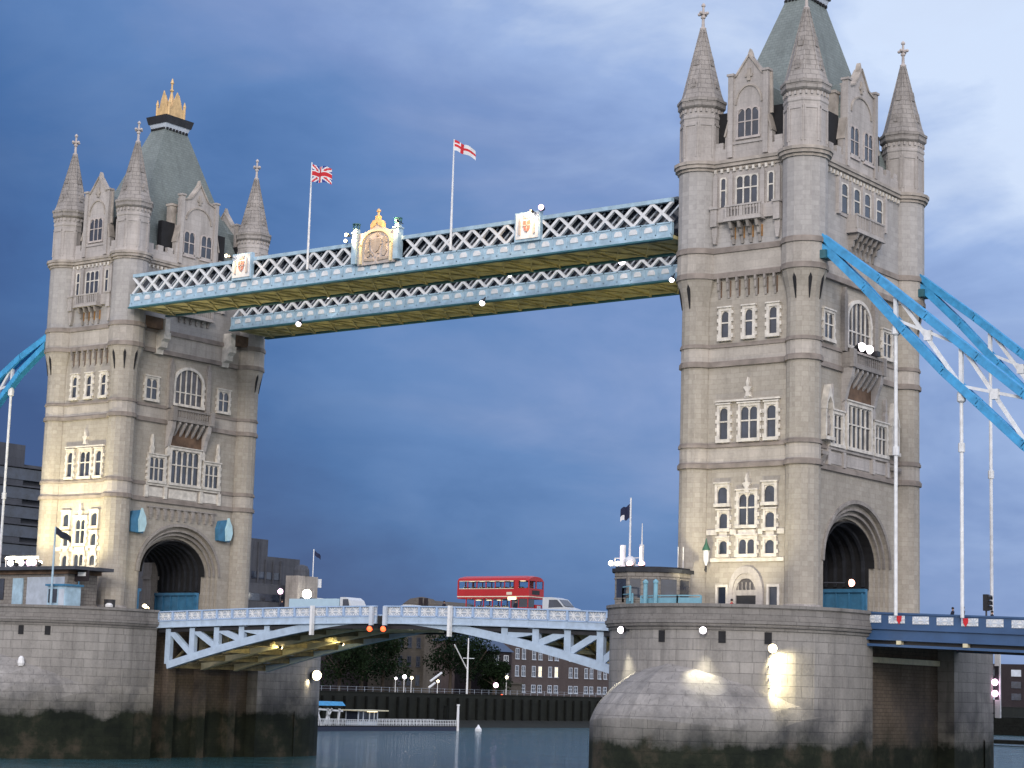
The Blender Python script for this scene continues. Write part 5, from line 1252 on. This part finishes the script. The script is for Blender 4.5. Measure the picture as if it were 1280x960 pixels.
# walkway lamps
for i,(x,y,z,r,lb) in enumerate(((-22.9,3.55,36.95,.36,'white lamp under the far walkway, leftmost'),(2.4,3.55,36.95,.36,'white lamp under the middle of the far walkway'),(25.1,3.55,37.1,.3,'white lamp at the near tower end of the far walkway, left of a pair'),(25.9,3.55,36.96,.24,'small white lamp touching the near tower under the far walkway'),(-18.5,3.3,39.5,.22,'small white lamp on the far walkway lattice, left'),(6.0,3.3,39.4,.24,'small white lamp on the far walkway lattice, middle'),(19.6,3.2,39.4,.42,'bright white lamp on the far walkway lattice, right'))):
    lamp('walkway_lamp',lb,'lamp',(x,y,z),r*.8,LW,60,(x,y,z-5),120,(1,.95,.9),group='white lamps along the far walkway',hood=(0,.6,1),stem=(x,y+.5,z+.7))
for i,(x,z,lb) in enumerate(((-2.9,41.6,'upper of two lamps left of the walkway crest'),(-2.95,41.0,'lower of two lamps left of the walkway crest'),(20.6,41.5,'lamp beside the right shield panel of the near walkway'),(-19.2,41.25,'small warm lamp beside the left shield panel'))):
    lamp('crest_lamp',lb,'lamp',(x,-11.6,z),(.17,.17,.26,.18)[i],(LY,LY,LP,LY)[i],0,group='lamps by the crest panels',hood=(0,1,-.3))
def crestspot(tx_,p,t_,e,c_): 
    T_=thing('crest_spotlight',tx_,'spotlight',p,group='spotlights for the crest panels'); MB().rod(Vector(p),Vector(p)+Vector((0,.35,-.1)),.12,8).bar(Vector(p)+Vector((0,.3,0)),(p[0],-11.1,p[2]-.2),.06,.06).build('housing',DARK,T_); spot(T_,Vector(p)+Vector((0,-.2,0)),t_,e,120,c_,r=.08)
crestspot('small spotlight at the left post of the gilded crest',(-2.3,-12.1,41.5),(-.6,-11.2,41.2),800,(1,.62,.26))
crestspot('small spotlight at the right post of the gilded crest',(3.9,-12.1,42.2),(2.6,-11.2,41.6),900,(1,.62,.26))
crestspot('small spotlight at the right shield panel',(19.9,-12.2,41.2),(19.0,-11.3,40.4),480,(1,.68,.35))
crestspot('small spotlight at the left shield panel',(-18.2,-12.2,41.0),(-17.4,-11.3,40.2),260,(1,.68,.35))
for i,(y,lb) in enumerate(((-1.7,'bright twin floodlight on the near tower balcony, left lamp'),(-.3,'bright twin floodlight on the near tower balcony, right lamp'))):
    lamp('balcony_floodlight',lb,'floodlight',(47.7,y,28.05),.38,LW,90,(52,y,24),100,(1,.9,.95),group='floodlights on the near tower balcony',hood=(-1,0,-.2))
tag(MB().box(47.3,47.9,.9,1.5,27.65,28.1).build('spare_floodlight',DARK),'unlit dark floodlight right of the bright pair on the balcony','floodlight')
lamp('arch_lamp','red and white lamp on an arm inside the near tower archway','lamp',(48.6,-5.2,7.75),.3,emis('lamp_redwhite',(1,.42,.3),8),25,(47,-4,7),120,(1,.5,.4),hood=(-1,0,0),stem=(46.8,-6.6,7.7))
# ---------------------------------------------------------------- pier-top furniture, far pier
T_=thing('control_cabin','low grey flat-roofed cabin with blue door on the far pier','cabin',(-43,-15,4.2))
MB().box(-51,-34.6,-16.6,-12.6,4.2,8.6).build('wall',CABM,T_); MB().box(-51.5,-32.6,-17.5,-12.2,9.0,9.35).build('roof',CONC,T_); MB().box(-51.2,-34.2,-16.9,-12.4,8.6,9.0).build('fascia',BROWN,T_)
MB().box(-43.0,-41.4,-16.75,-16.6,4.4,8.2).build('door',BLU,T_); MB().box(-50.8,-44.5,-16.7,-16.6,6.0,8.2).build('window',GLS,T_); MB().box(-40.8,-35,-16.68,-16.6,4.3,8.3).build('panel',PARB,T_)
T_=thing('rooftop_light_bar','row of glaring floodlights in a frame on the far cabin roof','floodlights',(-43,-15,9.4))
q=MB(); q.bar((-46.5,-15,10.6),(-41.2,-15,10.6),.1,.1); q.bar((-46.5,-15,9.5),(-41.2,-15,9.5),.1,.1)
for x in (-46.5,-44.7,-42.9,-41.2): q.rod((x,-15,9.3),(x,-15,10.6),.05,6)
q.build('frame',WHT,T_)
for x in (-45.6,-43.9,-42.6,-41.9): MB().ball((x,-15.1,9.95),.34,10,6).build('lamp',LW if x<-43 else LP,T_,smooth=True)
MB().box(-46.4,-41.2,-15.2,-15.1,10.35,10.5).build('strip_lamp',LY,T_)
T_=thing('blue_kiosk','light blue sentry kiosk beside the far tower foot','kiosk',(-35.5,-16.5,4.2)); MB().box(-36.4,-33.6,-17.6,-15.6,4.2,7.3).build('cabinet',BLU,T_); MB().box(-36.6,-33.4,-17.8,-15.4,7.3,7.5).build('roof',TBL,T_); MB().box(-34.6,-33.8,-17.66,-17.6,4.6,7.0).build('door',WGB,T_); MB().box(-36.2,-34.9,-17.65,-17.6,5.6,7.0).build('window',GLS,T_)
T_=thing('kiosk_board','small stacked signal boards above the blue kiosk','sign',(-34.2,-15.5,7.5)); MB().box(-34.9,-32.6,-15.7,-15.5,7.9,9.0).build('board',BRKD,T_); MB().box(-34.0,-32.9,-15.8,-15.7,8.4,8.8).build('white_panel',SIGNP,T_); MB().rod((-34.0,-15.6,4.2),(-34.0,-15.6,8.0),.08,6).build('post',TBL,T_)
T_=thing('flagpole','flagpole with a dark drooping flag before the floodlit windows of the far tower','flagpole',(-35.2,-16.2,4.2)); MB().rod((-35.2,-18.1,4.2),(-35.2,-18.1,13.3),.14,8,.08).build('pole',BLU,T_)
flagmesh('flag',T_,(-35.15,-18.1,13.2),(2.1,.2,0),.9,.75,lambda u,v:1,[FR,plain('flag_navy',(.012,.015,.03),.9),FWm],14,6,.15)
railing([rimpt(-41.15,9.8,a) for a in (200,215,230,245,258,270)],5.1,.9,TQ,'pale blue railing along the far pier coping before the cabin')
tag(MB().lathe(-46.5,-19.6,[(.2,5.2),(.26,5.5),(.2,6.1),(.05,6.3)],8).build('white_marker',SIGNP),'small white marker standing on the far pier coping','marker')
T_=thing('litter_bin','black bin with white lid at the foot of the far tower','bin',(-33.4,-11.4,4.2)); MB().lathe(-33.2,-12.0,[(.5,4.2),(.6,6.2)],10).build('drum',DARK,T_); MB().lathe(-32.6,-12.6,[(.4,5.4),(.42,5.6),(.2,5.8)],10).build('lid',SIGNP,T_)
# ---------------------------------------------------------------- traffic light
T_=thing('traffic_light','black three-lamp traffic signal on the approach parapet at the right edge','traffic light',(56,8.0,3.9))
bx,by=54.65,8.0
MB().rod((bx,by,3.9),(bx,by,6.2),.08,6).build('post',DARK,T_); MB().box(bx-.2,bx+.2,by-.25,by+.25,6.1,7.5).build('signal_head',DARK,T_)
q=MB()
for z in (6.3,6.75,7.2): q.fprism(lambda u,d,zz:(bx+.2+d,by+u,zz),[(-.2,z-.15),(-.22,z+.1),(0,z+.22),(.22,z+.1),(.2,z-.15),(.15,z+.08),(-.15,z+.08)],0,.3)
q.build('visor',DARK,T_); MB().ball((bx+.2,by,6.35),.1,8,5).build('signal_lens',GLS,T_)
# ---------------------------------------------------------------- VEHICLES
def wheelset(root,xs,y0,y1,z,r):
    for x in xs:
        for y in (y0,y1):
            w=MB().rod((x,y-.14,z+r),(x,y+.14,z+r),r,16).build('wheel',RUB,root); MB().rod((x,y-.16,z+r),(x,y+.16,z+r),r*.55,12).build('rim',WGB,w)
# double-decker bus, front to +x
zr=4.80; bx=2.45; by=2.2; L=8.75; bw=2.45
BUS=thing('double_decker_bus','red vintage double decker bus driving over the bascule span','bus',(bx+L/2,by,zr))
y0,y1=by-bw/2,by+bw/2; z=zr
def shell(mb,x0,x1,za,zb,t=.06,front=True,back=True,sides=True):
    if sides: mb.box(x0,x1,y0,y0+t,za,zb); mb.box(x0,x1,y1-t,y1,za,zb)
    if front: mb.box(x1-t,x1+.001,y0+t,y1-t,za,zb)
    if back: mb.box(x0-.001,x0+t,y0+t,y1-t,za,zb)
q=MB(); shell(q,bx+1.05,bx+6.55,z+.35,z+1.2,back=False); q.build('lower_panel',RED,BUS)
q=MB(); q.box(bx,bx+1.1,y0+.1,y1-.1,z+.3,z+.42); q.box(bx+.0,bx+1.05,y0,y0+.06,z+.3,z+.75); q.build('rear_platform',DARK,BUS)
q=MB(); q.box(bx+6.5,bx+6.56,y0+.1,y1-.1,z+.35,z+2.15); q.build('bulkhead',RED,BUS)
q=MB(); q.box(bx+6.6,bx+L-.1,y0+.02,y0+1.15,z+.35,z+1.25); q.build('driver_cab',RED,BUS)
q=MB(); q.box(bx+6.56,bx+L-.05,y0+1.2,y1-.15,z+.35,z+1.55); q.build('bonnet',RED,BUS); MB().box(bx+L-.05,bx+L+.04,y0+1.45,y1-.5,z+.5,z+1.45).build('radiator_grille',WGB,BUS)
for yy_ in (y0+.35,y1-.4): MB().ball((bx+L,yy_,z+.8),.14,10,6).build('headlight',SIGNP,BUS)
q=MB(); q.box(bx+6.65,bx+L-.14,y0+.06,y0+1.1,z+1.25,z+2.1); q.build('cab_glass',GLS,BUS)
for xx in (bx+6.6,bx+7.5,bx+L-.16): MB().box(xx,xx+.07,y0+.02,y0+.1,z+1.25,z+2.15).build('cab_pillar',RED,BUS)
q=MB(); shell(q,bx+.05,bx+L-.02,z+2.08,z+2.28); q.build('mid_band',RED,BUS)
q=MB()
for ya,yb_ in ((y0-.02,y0),(y1,y1+.02)): q.box(bx,bx+L,ya,yb_,z+2.24,z+2.33)
q.box(bx+L,bx+L+.02,y0,y1,z+2.24,z+2.33)
for a,b_ in ((1.2,1.28),(3.02,3.08),(3.76,3.82),): q.box(bx+(1.1 if a<2 else .25),bx+(6.4 if a<2 else 6.9),y0-.02,y0,z+a,z+b_)
q.build('cream_band',CREAML,BUS)
q=MB(); shell(q,bx,bx+L,z+2.3,z+3.08); q.build('upper_panel',RED,BUS)
q=MB(); q.box(bx+6.9,bx+7.5,y0,y0+.06,z+3.08,z+3.85); q.box(bx+6.9,bx+7.5,y1-.06,y1,z+3.08,z+3.85)
for k in range(7): xx=bx+.1+k*1.13; q.box(xx,xx+.1,y0,y0+.06,z+3.08,z+3.8); q.box(xx,xx+.1,y1-.06,y1,z+3.08,z+3.8)
for k in range(5): xx=bx+1.1+k*1.08; q.box(xx,xx+.1,y0,y0+.06,z+1.2,z+2.1); q.box(xx,xx+.1,y1-.06,y1,z+1.2,z+2.1)
for yy_ in (y0,by-.06,y1-.12): q.box(bx+L-.12,bx+L-.02,yy_,yy_+.12,z+3.08,z+3.82); q.box(bx+.02,bx+.1,yy_,yy_+.12,z+3.08,z+3.8)
pieces(q,'window_pillar',RED,BUS)
# rounded roof
n=8; rb=[]
for k in range(n+1): a=PI*k/n; rb.append((by-bw/2*math.cos(a) if True else 0,z+3.8+.55*math.sin(a)**.75 if 0<k<n else z+3.8))
q=MB(); prof=rb
secs=[(bx+.0,.86,-.12),(bx+.5,1,0),(bx+7.4,1,0),(bx+8.3,.95,-.06),(bx+L-.02,.78,-.3)]
vs=[];fs=[];N=n+1
for (xx,k_,dz) in secs:
    for (yy_,zz) in prof: vs.append((xx,by+(yy_-by)*(1 if zz<=z+3.81 else (k_*.5+.5)),z+3.8+(zz-z-3.8)*k_))
for i in range(len(secs)-1):
    for k in range(n): fs.append((i*N+k,i*N+k+1,(i+1)*N+k+1,(i+1)*N+k))
fs.append(tuple(range(N))); fs.append(tuple((len(secs)-1)*N+k for k in range(N)))
q.add(vs,fs); q.build('roof',RED,BUS,smooth=False)
q=MB(); q.box(bx+.2,bx+L-.1,y0+.03,y0+.045,z+3.08,z+3.78); q.box(bx+.2,bx+L-.1,y1-.045,y1-.03,z+3.08,z+3.78); q.box(bx+L-.06,bx+L-.045,y0+.06,y1-.06,z+3.08,z+3.8); q.box(bx+1.1,bx+6.5,y0+.03,y0+.045,z+1.2,z+2.08); q.box(bx+1.1,bx+6.5,y1-.045,y1-.03,z+1.2,z+2.08)
GT,bb=newmat('bus_window_glass'); bb.inputs['Base Color'].default_value=(.75,.85,.9,1); bb.inputs['Roughness'].default_value=.05; bb.inputs['Transmission Weight'].default_value=1; bb.inputs['IOR'].default_value=1.1
q.build('window_glass',GT,BUS)
q=MB(); q.box(bx+.1,bx+L-.1,y0+.08,y1-.08,z+2.1,z+2.16); q.box(bx+1.1,bx+6.5,y0+.08,y1-.08,z+.5,z+.56); q.build('floor',DARK,BUS)
q=MB()
for k in range(8):
    xx=bx+.7+k*.95
    for yy_ in (y0+.55,y1-.55): q.box(xx,xx+.12,yy_-.42,yy_+.42,z+2.2,z+3.25); q.box(xx,xx+.45,yy_-.42,yy_+.42,z+2.45,z+2.6)
for k in range(5):
    xx=bx+1.5+k*1.0
    for yy_ in (y0+.55,y1-.55): q.box(xx,xx+.12,yy_-.42,yy_+.42,z+.6,z+1.45)
q.build('seat_row',plain('tan_seat',(.30,.24,.16),.8),BUS)
q=MB(); 
for k in range(6): q.box(bx+.6+k*1.25,bx+1.1+k*1.25,by-.12,by+.12,z+3.82,z+3.87)
for k in range(4): q.box(bx+1.5+k*1.3,bx+2.0+k*1.3,by-.12,by+.12,z+1.96,z+2.0)
q.build('interior_lamp',LDIM,BUS)
MB().box(bx+.2,bx+L-.3,y0+.1,y1-.1,z+3.9,z+3.94).build('ceiling',CREAML,BUS); MB().box(bx+1.1,bx+6.5,y0+.1,y1-.1,z+2.03,z+2.07).build('ceiling',CREAML,BUS)
MB().box(bx+6.3,bx+7.25,y0-.06,y0-.01,z+2.0,z+2.22).build('lit_side_panel',emis('lamp_panel_glow',(1,.85,.45),4),BUS)
MB().box(bx+6.1,bx+6.75,y0-.035,y0-.021,z+2.45,z+2.72).build('side_notice',CREAML,BUS)
MB().box(bx+L,bx+L+.03,by-.7,by+.5,z+2.5,z+2.9).build('blind_box',DARK,BUS)
wheelset(BUS,(bx+2.0,bx+7.5),y0+.12,y1-.12,z-.0,.5)
for k_,(xx,yy_) in enumerate(((bx+1.7,y0+.55),(bx+5.7,y0+.5))): pass
# white van, front to +x
def van(x0,yc,zr,L,H,W_,matb,label,nose=1.3,cat='van',box=False):
    V=thing('parked_van' if False else cat.replace(' ','_'),label,cat,(x0+L/2,yc,zr)); y0,y1=yc-W_/2,yc+W_/2
    prof=[(x0,zr+.35),(x0+L,zr+.35),(x0+L,zr+1.05),(x0+L-.25,zr+1.3),(x0+L-nose*.75,zr+1.5),(x0+L-nose*1.35,zr+H*.93),(x0+L-nose*1.9,zr+H),(x0+.15,zr+H),(x0,zr+H-.12)]
    MB().fprism(lambda u,d,z:(u,d,z),prof,y0,y1).build('body',matb,V)
    wp=[(x0+L-nose*.8-.25,zr+1.45),(x0+L-nose*.8,zr+1.45),(x0+L-nose*1.38,zr+H*.9),(x0+L-nose*1.38-.95,zr+H*.9),(x0+L-nose*1.38-1.0,zr+1.4)]
    MB().fprism(lambda u,d,z:(u,d,z),wp,y0-.012,y1+.012).build('side_window',GLS,V)
    a,b_=(x0+L-nose*.75,zr+1.52),(x0+L-nose*1.33,zr+H*.9)
    MB().hexa([(a[0]+.02,y0+.15,a[1]),(a[0]+.05,y0+.15,a[1]+.03),(a[0]+.05,y1-.15,a[1]+.03),(a[0]+.02,y1-.15,a[1])],[(b_[0]+.02,y0+.2,b_[1]),(b_[0]+.05,y0+.2,b_[1]+.03),(b_[0]+.05,y1-.2,b_[1]+.03),(b_[0]+.02,y1-.2,b_[1])]).build('windscreen',GLS,V)
    for yy_ in (y0+.3,y1-.3): MB().ball((x0+L-.02,yy_,zr+.8),.12,8,5).build('headlight',SIGNP,V)
    MB().box(x0+L,x0+L+.08,y0+.05,y1-.05,zr+.35,zr+.6).build('bumper',DARK,V)
    wheelset(V,(x0+.9,x0+L-.85),y0+.12,y1-.12,zr,.36)
    return V
van(12.6,2.2,4.62,3.5,2.4,1.75,VANW,'white panel van just ahead of the red bus')
# pale lorry on the far leaf
V=thing('box_lorry','pale grey-blue box lorry with white cab on the far bascule leaf','lorry',(-16,2.5,4.25))
MB().box(-20.3,-13.3,1.3,3.7,4.9,6.95).build('cargo_box',TRK,V); MB().fprism(lambda u,d,z:(u,d,z),[(-13.2,4.9),(-11.4,4.9),(-11.4,5.9),(-11.9,6.8),(-12.4,7.1),(-13.2,7.1)],1.35,3.65).build('cab',VANW,V)
MB().fprism(lambda u,d,z:(u,d,z),[(-12.8,5.9),(-11.8,5.9),(-12.1,6.9),(-12.8,6.9)],1.33,3.67).build('side_window',GLS,V); MB().box(-20.3,-11.6,1.6,3.4,4.7,4.9).build('chassis',DARK,V)
wheelset(V,(-19,-12.3),1.45,3.55,4.5,.45)
def car(x0,yc,zr,mat,label):
    V=thing('car',label,'car',(x0+2.1,yc,zr)); y0,y1=yc-.85,yc+.85
    MB().fprism(lambda u,d,z:(x0+u,d,zr+z),[(0,.3),(4.2,.3),(4.2,.75),(3.9,.9),(3.1,1.0),(2.5,1.48),(1.1,1.5),(.4,1.05),(0,.95)],y0,y1).build('body',mat,V)
    MB().fprism(lambda u,d,z:(x0+u,d,zr+z),[(.75,1.0),(2.85,1.0),(2.42,1.4),(1.2,1.42)],y0-.01,y1+.01).build('side_window',GLS,V)
    MB().fprism(lambda u,d,z:(x0+u,d,zr+z),[(1.1,1.5),(2.5,1.48),(2.3,1.56),(1.3,1.57)],y0+.1,y1-.1).build('roof',mat,V)
    wheelset(V,(x0+.8,x0+3.35),y0+.1,y1-.1,zr,.3)
    return V
van(-8.3,2.4,4.5,4.0,1.75,1.7,VANW,'low white car-sized van right of the dark walker',1.0,'small van') if False else car(-6.4,2.6,4.78,VANW,'white car, only its roof showing above the bascule joint parapet')
car(-29.5,2.4,4.15,TRK,'pale blue car near the far tower, roof just above the parapet')
# ---------------------------------------------------------------- PEOPLE
def person(x,y,z,label,top,hgt=1.75,walk=.18,face=1,lean=0,armup=0):
    k=hgt/1.75
    J=dict(pel=(0,0,.95),ch=(0.02,0,1.3),nk=(.03,0,1.5),hd=(.05,0,1.62),ht=(.05,0,1.72))
    P_=[('pel',(0,0,.95),.15),('waist',(0,0,1.1),.135),('ch',(.02,0,1.32),.165),('nk',(.03,0,1.48),.06),('jaw',(.05,0,1.55),.085),('hd',(.05,0,1.65),.1),
        ('hl',(0,-.1,.9),.09),('kl',(walk*.6,-.1,.5),.065),('al',(walk,-.1,.1),.045),('tl',(walk+.16,-.1,.04),.04),
        ('hr',(0,.1,.9),.09),('kr',(-walk*.3,.1,.5),.065),('ar',(-walk,.1,.1),.045),('tr',(-walk+.16,.1,.04),.04),
        ('sl',(.02,-.19,1.4),.065),('el',(-.05,-.25,1.12),.045),('wl',(.08,-.25,.9),.035),('fl',(.12,-.24,.8),.03),
        ('sr',(.02,.19,1.4),.065),('er',(-.02,.25,1.12),.045),('wr',(.1,.24,.9),.035),('fr',(.14,.23,.8),.03)]
    E_=[('pel','waist'),('waist','ch'),('ch','nk'),('nk','jaw'),('jaw','hd'),('pel','hl'),('hl','kl'),('kl','al'),('al','tl'),('pel','hr'),('hr','kr'),('kr','ar'),('ar','tr'),('ch','sl'),('sl','el'),('el','wl'),('wl','fl'),('ch','sr'),('sr','er'),('er','wr'),('wr','fr')]
    idx={n:i for i,(n,_,_) in enumerate(P_)}
    me=bpy.data.meshes.new('person'); me.from_pydata([(face*p[0]*k,p[1]*k,p[2]*k) for _,p,_ in P_],[(idx[a],idx[b_]) for a,b_ in E_],[])
    o=bpy.data.objects.new('person',me); COL.objects.link(o)
    sm=o.modifiers.new('skin','SKIN'); sv=me.skin_vertices[0].data if me.skin_vertices else None
    if sv is None:
        bm=bmesh.new(); bm.from_mesh(me); bm.verts.layers.skin.verify(); bm.to_mesh(me); bm.free(); sv=me.skin_vertices[0].data
    for i,(_,_,r_) in enumerate(P_): sv[i].radius=(r_*k,r_*k)
    sv[0].use_root=True
    su=o.modifiers.new('sub','SUBSURF'); su.levels=1; su.render_levels=1
    dg=bpy.context.evaluated_depsgraph_get(); m2=bpy.data.meshes.new_from_object(o.evaluated_get(dg)); o.modifiers.clear(); o.data=m2
    for mm in (top,SKIN,CLOD): m2.materials.append(mm)
    while len(m2.materials)>3: m2.materials.pop(index=0)
    for p in m2.polygons:
        c=p.center; p.material_index=1 if c.z>1.5*k or (abs(c.y)>.2*k and c.z<.9*k) else (2 if c.z<.95*k else 0); p.use_smooth=True
    o.location=(x,y,z); tag(o,label,'person')
    h=MB().ball((x+face*.03*k,y,z+1.69*k),.118*k,10,7,.95).build('hair',HAIR,o,smooth=True)
    return o
person(-13.9,-6.6,4.62,'person in dark clothes walking on the far bascule leaf before the lorry',CLOD,1.8)
person(15.2,-6.5,4.6,'person in dark clothes walking beside the white van',CLOD,1.75)
person(6.9,-6.6,4.75,'person in dark clothes walking past the rear half of the bus',CLOD,1.5)
person(41.2,-11.9,4.35,'person in red top standing at the door of the near tower',CLOR,1.72)
person(59.0,-6.5,3.98,'person in dark clothes on the approach pavement near the first hanger',CLOD,1.75)
person(58.3,-6.9,4.0,'person with dark hair just left of another walker on the approach',CLOD,1.65)
person(61.4,-6.5,3.8,'smaller dark figure by the second white hanger',CLOD,1.6)
person(-48.5,-17.9,4.2,'person in dark clothes at the left edge on the far pier',CLOD,1.8)
